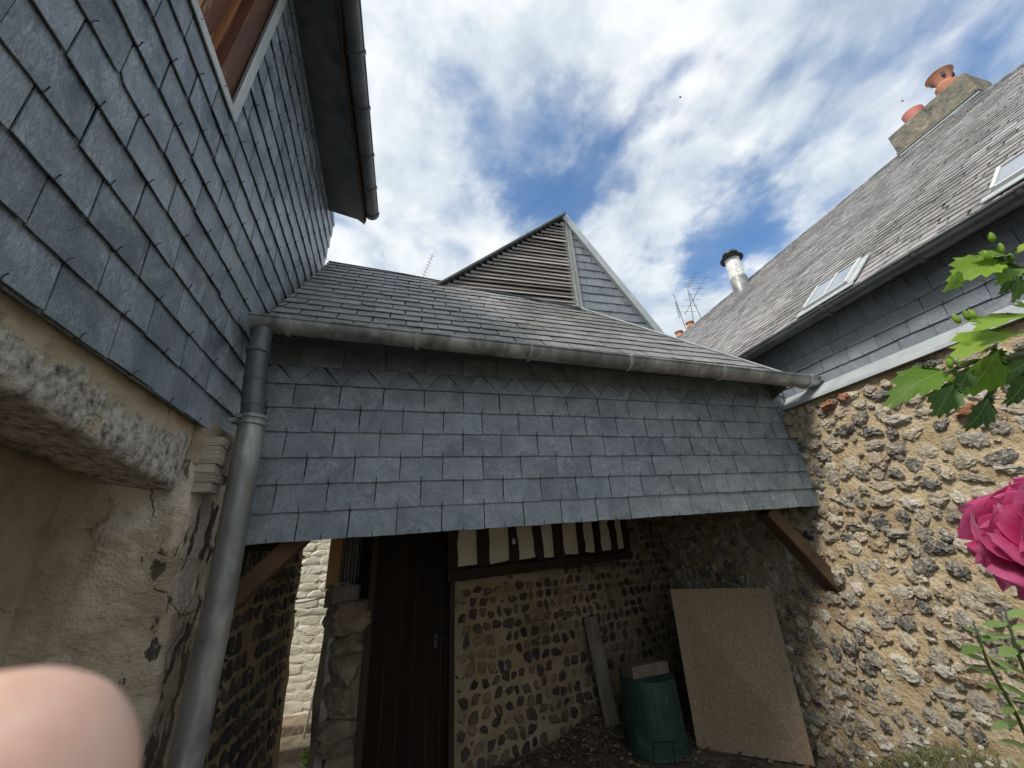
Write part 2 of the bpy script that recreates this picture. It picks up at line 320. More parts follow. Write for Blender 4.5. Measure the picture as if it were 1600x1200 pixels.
def clip(poly, reg):                                  # convex region, counter-clockwise
    out = poly
    for i in range(len(reg)):
        (ax, ay), (bx, by) = reg[i], reg[(i + 1) % len(reg)]; src, out = out, []
        f = lambda p: (bx - ax) * (p[1] - ay) - (by - ay) * (p[0] - ax)
        for j in range(len(src)):
            p, q = src[j], src[(j + 1) % len(src)]; fp, fq = f(p), f(q)
            if fp >= 0: out.append(p)
            if (fp >= 0) != (fq >= 0):
                k = fp / (fp - fq); out.append((p[0] + (q[0] - p[0]) * k, p[1] + (q[1] - p[1]) * k))
        if not out: return []
    return out
def area(p): return .5 * abs(sum(p[i][0] * p[(i + 1) % len(p)][1] - p[(i + 1) % len(p)][0] * p[i][1] for i in range(len(p))))

def place_many(items, parent, mat, name, rest, limit=300, smooth=False):
    """items: (size key, MB). The largest are objects of their own, the others one joined part."""
    items.sort(key=lambda x: -x[0])
    for k, mb in items[:limit]: mb.build(name, mat, parent, smooth)
    if len(items) > limit:
        j = MB()
        for k, mb in items[limit:]: j.add(mb.v, mb.f)
        j.build(rest, mat, parent, smooth, 'stuff')

def slates(parent, o, u, v, regions, w, ex, mat, v0=0.0, u0=0.0, limit=300, proud=.013, th=.006, lap=.30, jit=.006, hook=None, gap=.004, rest='slate_course', hooksize=1.0, keep=None):
    o, u, v = V(o), V(u).normalized(), V(v).normalized(); n = u.cross(v).normalized()
    us = [p[0] for r in regions for p in r]; vs = [p[1] for r in regions for p in r]; items = []; hk = MB()
    r0, r1 = math.floor((min(vs) - v0) / ex), math.ceil((max(vs) - v0) / ex)
    for r in range(r0, r1):
        off = u0 + (.5 * w if r % 2 else 0) + random.uniform(-1, 1) * jit * 1.5
        for c in range(math.floor((min(us) - off) / w) - 1, math.ceil((max(us) - off) / w) + 1):
            a = off + c * w + gap / 2 + random.uniform(-jit, jit) * .18; b = off + (c + 1) * w - gap / 2 + random.uniform(-jit, jit) * .18
            y0 = v0 + r * ex + random.uniform(-jit, jit) * .5; y1 = v0 + (r + 1) * ex + ex * lap; sk = random.uniform(-jit, jit) * .5
            bot = [(a, y0 - sk)]
            for k in (.12, .35, .6, .88): bot.append((a + (b - a) * k, y0 + sk * (2 * k - 1) + random.uniform(-jit, jit) * .22))
            bot.append((b, y0 + sk))
            rect = bot + [(b + random.uniform(-jit, jit) * .3, y1), (a, y1)]
            if random.random() < .05:
                q = random.uniform(.012, .03) * w / .25
                rect = ([(a + q, y0 + random.uniform(0, .002)), (a, y0 + q * random.uniform(.6, 1.4))][::-1] + bot[1:] if random.random() < .5 else bot[:-1] + [(b - q * .6, y0), (b, y0 + q)]) + [(b, y1), (a, y1)]
            if random.random() < .02: y0 -= .010; rect = [(x_, y_ - .010) for x_, y_ in rect]
            lift = random.uniform(0, .0035); tw = random.uniform(-.012, .012)
            for reg in regions:
                pc = clip(rect, reg)
                if len(pc) < 3 or area(pc) < w * ex * .04: continue
                hgt = lambda p: .001 + (proud + lift) * max(0.0, 1 - (p[1] - y0) / (y1 - y0)) + tw * (p[0] - (a + b) / 2)
                A = [o + u * p[0] + v * p[1] + n * (hgt(p) + th) for p in pc]; B = [o + u * p[0] + v * p[1] + n * hgt(p) for p in pc]; m = len(pc)
                mb = MB().add(A + B, [tuple(range(m)), tuple(range(m, 2 * m))[::-1]] + [(i, m + i, m + (i + 1) % m, (i + 1) % m) for i in range(m)])
                cen = sum(A, V()) / m; d = (cen - CAM); f = d.dot(F_)
                key = (abs(d.normalized().dot(n)) * area(pc) / d.length_squared) if f > .05 and abs(d.dot(R_)) < f * 1.5 and abs(d.dot(U_)) < f * 1.15 else 0
                items.append((key, mb))
                if hook:
                    x = (a + b) / 2; p = V((x, y0))
                    if len(clip([(x - .004, y0 - .002), (x + .004, y0 - .002), (x, y0 + .004)], reg)) >= 3:
                        q = o + u * x + v * (y0 - .003) + n * (proud + lift + th + .003); hs = hooksize
                        lean = u * random.uniform(-.006, .006)
                        hk.tube([q - n * .012, q, q + v * .014 * hs + n * .002, q + v * .022 * hs + n * .009 * hs + lean], .0021 * hs, 5)
    place_many(items, parent, mat, 'slate', rest, limit)
    if hook and hk.v: hk.build('slate_hook', 'metal_dark', hook, kind='stuff')

# ---- stones
def lump(seed, facets=9, rough=.16, boxy=0.0):
    rng = random.Random(seed); bm = bmesh.new(); bmesh.ops.create_icosphere(bm, subdivisions=3, radius=1.0)
    pl = [(V((rng.gauss(0, 1), rng.gauss(0, 1), rng.gauss(.3, .8))).normalized(), rng.uniform(.55, .86)) for _ in range(facets)]
    for vv in bm.verts:
        p = vv.co.copy()
        if boxy:
            mxx = max(abs(p.x), abs(p.y)); p.x *= 1 + boxy * (1 / max(mxx, .45) - 1) * .8; p.y *= 1 + boxy * (1 / max(mxx, .45) - 1) * .8
        for nn, dd in pl:
            k = p.dot(nn) - dd
            if k > 0: p -= nn * k * .9
        q = p + V((seed * 3.1, seed, 0))
        p *= 1 + rough * (noise.noise(q * 1.8) + .7 * noise.noise(q * 4.1) + .4 * noise.noise(q * 9))
        vv.co = p
    me = bpy.data.meshes.new('stone'); bm.to_mesh(me); bm.free(); return me
def lumpset(mat, n, facets, rough, boxy=0.0, seed=0):
    L = []
    for i in range(n):
        me = lump(seed + i * 7 + 1, facets, rough, boxy); me.materials.append(M[mat]); L.append(me)
    return L
def stones(parent, o, u, v, region, rowh, wmin, wmax, meshes, depth=.05, sink=.25, skip=.05, jit=.25, limit=300, v0=0.0, hfill=.8, name='stone', keep=None, tilt=.15, wfill=.88, fill=0, fsize=(.035, .075)):
    o, u, v = V(o), V(u).normalized(), V(v).normalized(); n = u.cross(v).normalized()
    us = [p[0] for p in region]; vs = [p[1] for p in region]; items = []; occ = []; y = min(vs) + v0
    while y < max(vs):
        rh = rowh * random.uniform(.85, 1.2); x = min(us) + random.uniform(0, wmax)
        while x < max(us):
            w = random.uniform(wmin, wmax); cx, cy = x + w / 2, y + rh / 2 + random.uniform(-1, 1) * rh * jit * .3; x += w
            if random.random() < skip: continue
            if len(clip([(cx - .01, cy - .01), (cx + .01, cy - .01), (cx, cy + .01)], region)) < 3: continue
            hh = rh * hfill * random.uniform(.75, 1.1); ww = w * wfill * random.uniform(.85, 1.05)
            if keep and not keep(cx, cy): continue
            c = o + u * cx + v * cy - n * depth * sink
            occ.append((cx, cy, (ww / 2, hh / 2)))
            th = random.uniform(-tilt, tilt); uu = u * math.cos(th) + v * math.sin(th); v2 = v * math.cos(th) - u * math.sin(th)
            if random.random() < .5: uu, v2 = -uu, -v2
            dp = depth * random.uniform(.75, 1.3)
            mat4 = Matrix((uu * ww / 2, v2 * hh / 2, n * dp, c)).transposed().to_4x4() if False else Matrix(((uu.x * ww / 2, v2.x * hh / 2, n.x * dp, c.x), (uu.y * ww / 2, v2.y * hh / 2, n.y * dp, c.y), (uu.z * ww / 2, v2.z * hh / 2, n.z * dp, c.z), (0, 0, 0, 1)))
            d = c - CAM; f = d.dot(F_); vis = f > .1 and abs(d.dot(R_)) < f * 1.4 and abs(d.dot(U_)) < f * 1.08
            items.append(((ww * hh / d.length_squared) if vis else 0, random.choice(meshes), mat4))
        y += rh
    grid = {}
    for (x_, y_, r_) in occ: grid.setdefault((int(x_ / .25), int(y_ / .25)), []).append((x_, y_, r_))
    for _ in range(fill):
        x_, y_ = random.uniform(min(us), max(us)), random.uniform(min(vs), max(vs)); ww = random.uniform(*fsize); hh = ww * random.uniform(.5, .9)
        if any(((x_ - a_) / (r_[0] + ww / 2)) ** 2 + ((y_ - b_) / (r_[1] + hh / 2)) ** 2 < .80 for di in (-1, 0, 1) for dj in (-1, 0, 1) for a_, b_, r_ in grid.get((int(x_ / .25) + di, int(y_ / .25) + dj), [])): continue
        grid.setdefault((int(x_ / .25), int(y_ / .25)), []).append((x_, y_, (ww / 2, hh / 2)))
        c = o + u * x_ + v * y_ - n * depth * sink * .6; th = random.uniform(-.6, .6); uu = u * math.cos(th) + v * math.sin(th); v2 = v * math.cos(th) - u * math.sin(th); dp = min(depth, ww * .45)
        m4 = Matrix(((uu.x * ww / 2, v2.x * hh / 2, n.x * dp, c.x), (uu.y * ww / 2, v2.y * hh / 2, n.y * dp, c.y), (uu.z * ww / 2, v2.z * hh / 2, n.z * dp, c.z), (0, 0, 0, 1)))
        d = c - CAM; f = d.dot(F_); vis = f > .1 and abs(d.dot(R_)) < f * 1.4 and abs(d.dot(U_)) < f * 1.08
        items.append(((ww * hh / d.length_squared) if vis else 0, random.choice(meshes), m4))
    items.sort(key=lambda q: -q[0]); j = MB(); jm = None
    for i, (k, me, m4) in enumerate(items):
        if i < limit and k > 0:
            ob = link(name, me, parent); ob.matrix_basis = m4
        else: j.add([m4 @ vv.co for vv in me.vertices], [tuple(p.vertices) for p in me.polygons]); jm = me
    if j.v: j.build('stone_course', None, parent, kind='stuff').data.materials.append(jm.materials[0])
def rough_sheet(o, u, v, lu, lv, nu, nv, amp, freq, th=.15, seed=0.0, edge=None):
    """a lumpy masonry face with thickness behind it"""
    o, u, v = V(o), V(u).normalized(), V(v).normalized(); n = u.cross(v).normalized(); mb = MB(); vs = []; fs = []
    for j in range(nv + 1):
        for i in range(nu + 1):
            a, b = lu * i / nu, lv * j / nv
            if edge: a, b = edge(a, b, i / nu, j / nv)
            p = o + u * a + v * b; vs.append(p + n * amp * (nz(p, freq, seed) + .5 * nz(p, freq * 2.7, seed + 3)))
    k = len(vs); vs += [o + u * 0 - n * th, o + u * lu - n * th, o + u * lu + v * lv - n * th, o + v * lv - n * th]
    W1 = nu + 1
    for j in range(nv):
        for i in range(nu): fs.append((j * W1 + i, j * W1 + i + 1, (j + 1) * W1 + i + 1, (j + 1) * W1 + i))
    fs.append((k + 3, k + 2, k + 1, k))
    fs.append(tuple(range(nu, -1, -1)) + (k, k + 1)); fs.append(tuple(nv * W1 + i for i in range(nu + 1)) + (k + 2, k + 3))
    fs.append(tuple(j * W1 for j in range(nv + 1)) + (k + 3, k)); fs.append(tuple(j * W1 + nu for j in range(nv, -1, -1)) + (k + 1, k + 2))
    return mb.add(vs, fs)
def half_gutter(p0, p1, r, out, th=.004, n=14, bead=.008):
    """half-round gutter, open at the top, with a rolled front lip"""
    p0, p1, out = V(p0), V(p1), V(out).normalized(); pts = []
    for i in range(n + 1): a = math.pi * i / n; pts.append((math.cos(a) * r, -math.sin(a) * r))
    for i in range(n, -1, -1): a = math.pi * i / n; pts.append((math.cos(a) * (r - th), -math.sin(a) * (r - th)))
    mb = MB().prism(pts, p0, out, (0, 0, 1), p1 - p0)
    mb.tube([p0 + out * r, p1 + out * r], bead, 8)
    for p, e in ((p0, (p1 - p0).normalized() * .003), (p1, (p0 - p1).normalized() * .003)):
        mb.prism([(math.cos(math.pi * i / n) * r * .99, -math.sin(math.pi * i / n) * r * .99) for i in range(n + 1)], p, out, (0, 0, 1), e)
    return mb
def gutter_rings(parent, p0, p1, r, out, ts, mat, wd=.024):
    p0, p1, out = V(p0), V(p1), V(out).normalized(); d = (p1 - p0).normalized(); n = 12
    for tt in ts:
        c = p0.lerp(p1, tt); pts = [(math.cos(math.pi * i / n) * (r + .009), -math.sin(math.pi * i / n) * (r + .009)) for i in range(n + 1)] + [(math.cos(math.pi * i / n) * (r + .0005), -math.sin(math.pi * i / n) * (r + .0005)) for i in range(n, -1, -1)]
        mb = MB().prism(pts, c - d * wd / 2, out, (0, 0, 1), d * wd); mb.tube([c - d * wd / 2 + out * r, c + d * wd / 2 + out * r], .0145, 8)
        smooth_edges(mb.build('joint_collar', mat, parent))

# ================================================================== SETTING: ground
def ground_z(x, y):
    k = max(0.0, min(1.0, (x - 2.75) / .5)); k = k * k * (3 - 2 * k)
    m = max(0.0, min(1.0, (3.25 - y) / 1.1)); m = m * m * (3 - 2 * m)
    z = .40 * k * m
    heap = math.exp(-(((x - 1.85) / .35) ** 2 + ((y - 4.45) / .2) ** 2)) * .12
    return z + heap + .012 * nz((x, y, 0), 3.0) - .15 * max(0, min(1, (y - 4.6) / 1.2)) * (1 if x < -.2 else 0)
xs = sorted(set([-60, -25, -10, -5] + [round(-3 + .1 * i, 2) for i in range(90)] + [8, 12, 25, 60])); ys = sorted(set([-60, -25, -10, -5] + [round(-2 + .1 * i, 2) for i in range(90)] + [9, 14, 25, 60, 140]))
mb = MB(); nx = len(xs)
mb.add([(x, y, ground_z(x, y) if -3 <= x <= 6 and -2 <= y <= 7 else 0) for y in ys for x in xs], [(j * nx + i, j * nx + i + 1, (j + 1) * nx + i + 1, (j + 1) * nx + i) for j in range(len(ys) - 1) for i in range(nx - 1)])
mb.build('ground', 'ground', smooth=True, kind='structure')

# ================================================================== LEFT: slate-clad house
XW = -.955
house = thing('slate_clad_house', 'tall house on the left clad in blue-grey slates above a plastered wall', 'house', (XW, 1.5, 0))
clad = MB()
WY0, WY1, WZ0, WZ1 = .42, 1.43, 3.655, 4.78           # window opening
clad.box((-1.25, -.3, 2.29), (XW, 3.52, WZ0)); clad.box((-1.25, -.3, WZ0), (XW, WY0, WZ1)); clad.box((-1.25, WY1, WZ0), (XW, 3.52, WZ1)); clad.box((-1.25, -.3, WZ1), (XW, 3.52, 5.12))
clad = clad.build('cladding', 'backing', house)
T0, T1, B0, B1 = -.3, 3.53, 2.255, 5.05
regs = [[(T0, B0), (T1, B0), (T1, WZ0 - .012), (T0, WZ0 - .012)], [(T0, WZ0 - .012), (WY0, WZ0 - .012), (WY0, B1), (T0, B1)], [(WY1 + .055, WZ0 - .012), (T1, WZ0 - .012), (T1, B1), (WY1 + .055, B1)], [(WY0, WZ1), (WY1 + .055, WZ1), (WY1 + .055, B1), (WY0, B1)]]
# the wall faces +x: u runs along +y, v up, normal +x
slates(clad, (XW, 0, 0), (0, 1, 0), (0, 0, 1), regs, .257, .152, 'slate', v0=B0 + .003, u0=.035, hook=house, proud=.012, th=.0045, jit=.007, gap=.007, hooksize=.95)
# the body of the house behind the wall and its roof
MB().box((-5.2, -.3, 0), (-1.62, 3.40, 5.1)).build('rear_body', 'plaster', house)
rf = MB().prism([(-.62, 4.96), (-3.1, 6.9), (-5.6, 4.96), (-5.6, 4.86), (-3.1, 6.78), (-.62, 4.86)], (0, -.4, 0), (1, 0, 0), (0, 0, 1), (0, 3.7, 0)).build('roof', 'slate_old', house)
so = MB().prism([(-1.0, 5.02), (-.62, 4.86), (-.62, 4.835), (-1.0, 4.935)], (0, -.4, 0), (1, 0, 0), (0, 0, 1), (0, 3.63, 0)).build('soffit', 'zinc_dark', house)
MB().box((-.62, -.4, 4.83), (-.60, 3.235, 4.99)).build('fascia_board', 'wood_dark', house)
g0, g1 = V((-.526, -.4, 4.90)), V((-.545, 3.20, 4.90))
gt = smooth_edges(half_gutter(g0, g1, .062, (1, 0, 0)).build('gutter', 'zinc_dark', house))
gutter_rings(gt, g0, g1, .062, (1, 0, 0), [(y + .4) / 3.6 for y in (.9, 1.28, 1.72, 2.1, 2.5, 2.84, 3.16)], 'zinc_dark')
# window: zinc margins, peeling jamb board, orange frame, pane
win = MB().box((XW - .10, WY0 + .05, WZ0 + .04), (XW - .06, WY0 + .12, WZ1)).box((XW - .10, WY1 - .15, WZ0 + .04), (XW - .055, WY1 - .085, WZ1)).box((XW - .10, WY0 + .12, WZ0 + .04), (XW - .06, WY1 - .15, WZ0 + .12)).box((XW - .095, (WY0 + WY1) / 2 - .05, WZ0 + .12), (XW - .055, (WY0 + WY1) / 2 + .03, WZ1)).build('window', 'wood_frame', house)
for q in range(7):
    yy = WY0 + .06 + q * .114; MB().box((XW - .092, yy, WZ0 + .05), (XW - .074 - .004 * (q % 2), yy + .111, WZ1 - .02)).build('shutter_board', 'wood_frame' if q % 2 else 'wood_red', win)
MB().box((XW - .16, WY1 - .13, WZ0 + .004), (XW - .004, WY1 - .002, WZ1)).build('jamb_board', 'wood_red', win)
MB().prism([(0, 0), (.185, -.008), (.185, -.055), (.178, -.055), (.176, -.012), (0, -.004)], (XW - .16, WY0 - .05, WZ0 + .012), (1, 0, 0), (0, 0, 1), (0, WY1 - WY0 + .09, 0)).build('sill', 'zinc_pale', win)
MB().prism([(0, 0), (.055, .0), (.055, .018), (.002, .022), (-.01, .02)], (XW + .003, WY1 - .002, WZ0 - .02), (0, 1, 0), (1, 0, 0), (0, 0, WZ1 - WZ0 + .02)).build('margin_strip', 'zinc_pale', win)
MB().box((-1.32, WY0, WZ0 - .1), (-1.26, WY1, WZ1)).build('room_wall', 'plaster', win)
# plastered lower wall with the deep opening
def low_edge(a, b, fu, fv): return a, b
YJ = 2.02
def lintel_mesh():
    # heavy lintel: outer face, lumpy lower edge and soffit swept as a strip
    mb = MB(); nu = 120; rows = []; yA, yB = -.3, YJ + .02
    for i in range(nu + 1):
        y = yA + (yB - yA) * i / nu
        zb = 2.085 - .125 * max(0, min(1, (y - 1.05) / 1.0)) + .014 * nz((y, 0, 0), 6) + .007 * nz((y, 5, 0), 19)
        prof = [(-.985, 2.30)]
        for k in range(8):
            z = 2.30 + (zb + .012 - 2.30) * (k + 1) / 9; prof.append((-.977 + .008 * nz((y, z, 1), 8) + .006 * nz((y, z, 4), 26), z))
        prof += [(-.982, zb + .004), (-.995 + .006 * nz((y, 2, 0), 21), zb - .002)]
        for k in range(5): x = -1.03 - .055 * k; prof.append((x, zb + .006 + .007 * nz((y, x, 8), 11) + .022 * k / 4))
        prof += [(-1.255, zb + .075), (-1.39, zb + .085), (-1.5, zb + .09), (-1.5, 2.30)]
        rows.append([V((x, y, z)) for x, z in prof])
    m = len(rows[0]); vs = [p for r in rows for p in r]
    fs = [(i * m + k, i * m + (k + 1) % m, (i + 1) * m + (k + 1) % m, (i + 1) * m + k) for i in range(nu) for k in range(m)]
    fs += [tuple(range(m))[::-1], tuple(nu * m + k for k in range(m))]
    return mb.add(vs, fs)
lw = lintel_mesh().build('lintel', 'lintel', house, smooth=True)
nb = rough_sheet((-1.40, -.3, 0), (0, 1, 0), (0, 0, 1), 2.45, 2.1, 40, 32, .014, 2.2, .22, 4).build('opening_back', 'plaster', house, smooth=True)
MB().box((-1.62, -.3, 0), (-.99, .12, 2.1)).build('added_pier', 'plaster', house)  # unseen pier, added to keep sun out of the opening
# far jamb of the opening, facing the camera: eroded and leaning away at the foot
def jamb_edge(a, b, fu, fv): return a, b
jm = MB(); vs = []; nu, nv = 26, 60
for j in range(nv + 1):
    z = 2.1 * j / nv
    lean = .30 * max(0, min(1, (1.9 - z) / 1.2)) ** .8
    for i in range(nu + 1):
        x = -1.45 + .475 * i / nu
        y = YJ + lean * (i / nu) ** 1.2 + .022 * nz((x, z, 0), 5) + .014 * nz((x, z, 7), 13) + .03 * max(0, nz((x * .6, z * 2.2, 3), 3.2))
        if 1.52 < z < 1.9 and i > nu * .35: y -= .05 * math.sin((z - 1.52) / .38 * math.pi) * min(1, (i / nu - .35) * 3) * (.6 + .8 * nz((x, z * 2, 9), 6))
        xx = x + (.018 * nz((0, z, 2), 6) + .012 * nz((0, z, 5), 17) if i == nu else 0)
        vs.append((xx, y, z))
W1 = nu + 1
for j in range(nv + 1):                               # return face towards the yard
    z = 2.1 * j / nv; e = vs[j * W1 + nu]
    for k in range(1, 7): vs.append((e[0] + .008 * nz((k, z, 3), 9) + .004 * k / 6, e[1] + (2.47 - e[1]) * k / 6, z))
off = W1 * (nv + 1)
fs = [(j * W1 + i, j * W1 + i + 1, (j + 1) * W1 + i + 1, (j + 1) * W1 + i) for j in range(nv) for i in range(nu)]
for j in range(nv):
    for k in range(6):
        a = (j * W1 + nu) if k == 0 else off + j * 6 + k - 1; c = ((j + 1) * W1 + nu) if k == 0 else off + (j + 1) * 6 + k - 1
        fs.append((a, off + j * 6 + k, off + (j + 1) * 6 + k, c))
jm.add(vs, fs).build('jamb', 'jamb', house, smooth=True)
MB().box((-1.6, 2.45, 0), (-1.02, 2.62, 2.30)).build('pier_core', 'plaster', house)
MB().box((-1.3, YJ + .02, 2.09), (-.972, 3.40, 2.30)).build('wall_plate', 'plaster', house)
te = MB()
for k in range(6):
    z0 = 1.965 + k * .043; d = random.uniform(-.006, .006) - (.012 if k == 2 else 0)
    te.box((-1.05, 2.075 + random.uniform(-.003, .003), z0), (-.865 + d, 2.185, z0 + .0405))
te.build('timber_end', 'wood_end', house)
br = link('broken_ledge', lump(55, 12, .2), house); br.data.materials.append(M['brick']); br.matrix_basis = Matrix.Translation((-1.27, 1.62, 1.26)) @ Matrix.Diagonal((.13, .20, .075, 1))
br = link('plaster_crust', lump(59, 12, .2), house); br.data.materials.append(M['plaster']); br.matrix_basis = Matrix.Translation((-1.30, 1.56, 1.335)) @ Matrix.Diagonal((.10, .16, .03, 1))
# inner flint wall of the passage, below the house
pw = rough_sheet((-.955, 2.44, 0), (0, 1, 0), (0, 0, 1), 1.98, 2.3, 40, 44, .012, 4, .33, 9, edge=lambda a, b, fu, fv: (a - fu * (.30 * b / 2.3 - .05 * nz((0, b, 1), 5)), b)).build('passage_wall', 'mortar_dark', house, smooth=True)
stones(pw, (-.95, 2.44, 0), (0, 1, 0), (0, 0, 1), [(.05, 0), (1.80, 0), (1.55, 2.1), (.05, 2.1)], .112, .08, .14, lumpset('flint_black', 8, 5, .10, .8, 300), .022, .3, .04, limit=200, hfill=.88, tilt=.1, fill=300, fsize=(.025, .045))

def lean_wall(o):                                     # the old wall is a little out of line and leans out at the top
    for p in o.data.vertices:
        x, y, z = p.co
        if x > -.8 and o.name.startswith('soffit'): continue
        p.co.x = x - .048 * (y - 1.4) + (.065 * ((z - 2.3) / 2.65) ** 2 if z > 2.3 else 0)
    o.data.update()
for o in list(house.children):
    if o.name.split('.')[0] in ('cladding', 'window', 'soffit', 'slate_hook', 'lintel', 'timber_end'):
        lean_wall(o)
        for q in o.children: lean_wall(q)
# ================================================================== CENTRE: the covered passage
FY = lambda x: 2.45 + .05 * (x + .93)
shed = thing('covered_passage', 'slate-fronted covered passage with sloping slate roof between the two houses', 'outbuilding', (1.2, 2.5, 0))
uf = V((1, .05, 0)).normalized(); L = (4.23 ** 2 + .21 ** 2) ** .5
XR = 3.30; fo = V((-.93, 2.45, 0))
fb = MB().prism([(0, 1.775), (L, 1.88), (L, 3.06), (0, 3.06)], fo + V((0, .012, 0)), uf, (0, 0, 1), V((-.05, 1, 0)).normalized() * .05).build('front_cladding', 'backing', shed)
slope = (1.855 - 1.745) / L
vb = V((0, 0, 1)); ud = (uf + vb * slope * 0).normalized()
regs = [[(0, 1.745), (L, 1.853), (L, 2.72), (0, 2.66)]]
# courses: slates drawn in a sheared frame so the rows follow the beam
def front_rows():
    hk = MB(); n = V((.05, -1, 0)).normalized(); items = []; rows = 6; w = .262
    top = lambda x: 2.66 + .05 * x / L; bot = lambda x: 1.742 + .110 * x / L
    lay = lambda x, f: bot(x) + (top(x) - bot(x)) * f
    def piece(pc, y0, y1, lift, tw, proud=.014, th=.0045):
        hgt = lambda p: .002 + (proud + lift) * max(0, 1 - (p[1] - y0(p[0])) / (y1 - y0(p[0]))) if False else .002 + (proud + lift) * (1 - max(0, min(1, (p[1] - y0(p[0])) / .2))) + tw * (p[0] - pc[0][0])
        A = [fo + uf * p[0] + vb * p[1] + n * (hgt(p) + th) for p in pc]; B = [fo + uf * p[0] + vb * p[1] + n * hgt(p) for p in pc]; m = len(pc)
        MB().add(A + B, [tuple(range(m)), tuple(range(m, 2 * m))[::-1]] + [(i, m + i, m + (i + 1) % m, (i + 1) % m) for i in range(m)]).build('slate', 'slate_front', fb)
    reg = [(0, 0), (L, 0), (L, 9), (0, 9)]
    for r in range(rows):
        f0, f1 = r / rows, (r + 1.28) / rows; off = .06 + (.5 * w if r % 2 else 0)
        for c in range(-1, 18):
            a, b = off + c * w + .003 + random.uniform(-.001, .001), off + (c + 1) * w - .003 + random.uniform(-.001, .001)
            sk = random.uniform(-.003, .003); pc = [(a, lay(a, f0) - sk)]
            for k in (.1, .3, .5, .7, .9): pc.append((a + (b - a) * k, lay(a + (b - a) * k, f0) + sk * (2 * k - 1) + random.uniform(-.0018, .0018)))
            pc += [(b, lay(b, f0) + sk), (b, lay(b, f1)), (a, lay(a, f1))]; pc = clip(pc, reg)
            if len(pc) < 3 or area(pc) < .004: continue
            piece(pc, lambda x: lay(x, f0), lambda x: lay(x, f1), random.uniform(0, .003), random.uniform(-.008, .008))
            for x in ((a + b) / 2,):
                if 0 < x < L:
                    q = fo + uf * x + vb * (lay(x, f0) - .003) + n * .034; hk.tube([q - n * .015, q, q + vb * .03], .0021, 5)
    # the top course: cut slates meeting in a zigzag
    for c in range(-1, 18):
        a = .06 + (c + .02) * w; b = a + w * .96; m = (a + b) / 2; t0 = lambda x: top(x) + .002
        up = .135
        tri = clip([(m, t0(m)), (b - .012, t0(b) + up), (a + .012, t0(a) + up)], reg)
        if len(tri) >= 3 and area(tri) > .002: piece(tri, t0, t0, .001, 0)
        trap = clip([(m + .006, t0(m)), (m + w - .006, t0(m + w)), (b + .004 + .04 * 0 + w * .02, t0(b) + up), (b - .006, t0(b) + up)], reg)
        if len(trap) >= 3 and area(trap) > .002: piece(trap, t0, t0, .004, 0)
    for c in range(-1, 17):
        a, b = .19 + c * w, .19 + (c + 1) * w - .005
        pc = clip([(a, top(a) + .125), (b, top(b) + .125), (b, top(b) + .36), (a, top(a) + .36)], reg)
        if len(pc) >= 3: piece(pc, lambda x: top(x) + .12, lambda x: 3.1, .006, 0)
    hk.build('slate_hook', 'metal_dark', shed, kind='stuff')
front_rows()
# lintel beam behind the cladding, knee braces
MB().prism([(0.02, 1.755), (L - .02, 1.858), (L - .02, 2.05), (0.02, 1.95)], fo + V((0, .066, 0)), uf, (0, 0, 1), (0, .16, 0)).build('lintel_beam', 'wood_dark', shed)
bevel(MB().beam((-.94, 2.62, 1.44), (-.60, 2.60, 1.79), .10, .10, (0, 1, 0)).build('knee_brace', 'wood_brown', shed), .01)
bevel(MB().beam((3.33, 2.78, 1.24), (2.84, 2.76, 1.84), .11, .12, (0, 1, 0)).build('knee_brace', 'wood_brown', shed), .01)
MB().box((-.93, 2.70, 1.72), (-.72, 2.95, 1.80)).build('tie_beam_end', 'wood_dark', shed)
# roof: one plane to the front, cut by the hip on the right
RP = lambda x, y: 3.12 + 1.248 * (y - 2.38 - .05 * (x + .93))
vr = V((-.05 * .78 * 0, 1, 1.248)).normalized(); un = V((1, 0.05, 0)).normalized()
vr = (vr - un * vr.dot(un)).normalized()
ro = V((-.93, 2.155, RP(-.93, 2.155)))
def rc(x, z):                                        # roof-plane coordinates of a point with this x and height
    y = (z - 3.12) / 1.248 + 2.38 + .05 * (x + .93); d = V((x, y, z)) - ro; return (d.dot(un), d.dot(vr))
outl = [(0, 0), (4.05, 0), rc(3.12, 2.97), rc(1.66, 3.985), rc(.3, 4.215), rc(-.2, 4.33), rc(-.93, 4.40)]
deck = MB().prism(outl, ro, un, vr, un.cross(vr) * -.045).build('roof', 'backing', shed)
slates(deck, ro, un, vr, [outl], .225, .118, 'slate_roof', u0=.05, limit=300, proud=.011, th=.005, jit=.009, gap=.008, rest='slate_course')
A_, B_, C_ = ro + un * 4.05, ro + un * outl[2][0] + vr * outl[2][1], ro + un * outl[3][0] + vr * outl[3][1]
def along(a, b, t, up=.02): return a.lerp(b, t) + un.cross(vr) * up
MB().beam(along(B_, C_, -.04), along(B_, C_, 1.0), .035, .012, un.cross(vr)).build('hip_flashing', 'zinc_pale', deck)
P1, P2, P3 = [ro + un * outl[k][0] + vr * outl[k][1] for k in (4, 5, 6)]
MB().tube([along(C_, P1, 0), along(C_, P1, 1), P2 + un.cross(vr) * .012, P3 + un.cross(vr) * .012], .012, 6).build('ridge_strip', 'zinc_dark', deck)
MB().add([C_, B_, A_, V((3.36, 3.6, 2.6)), V((3.36, 3.9, 3.4)), V((1.7, 4.2, 3.95))], [(0, 1, 2, 3, 4, 5)]).build('hip_slope', 'slate_roof', deck)
MB().add([P3, P1, C_, C_ + V((0, 1.0, -.9)), P3 + V((0, .75, -.7))], [(0, 1, 2, 3, 4)]).build('rear_slope', 'slate_roof', deck)
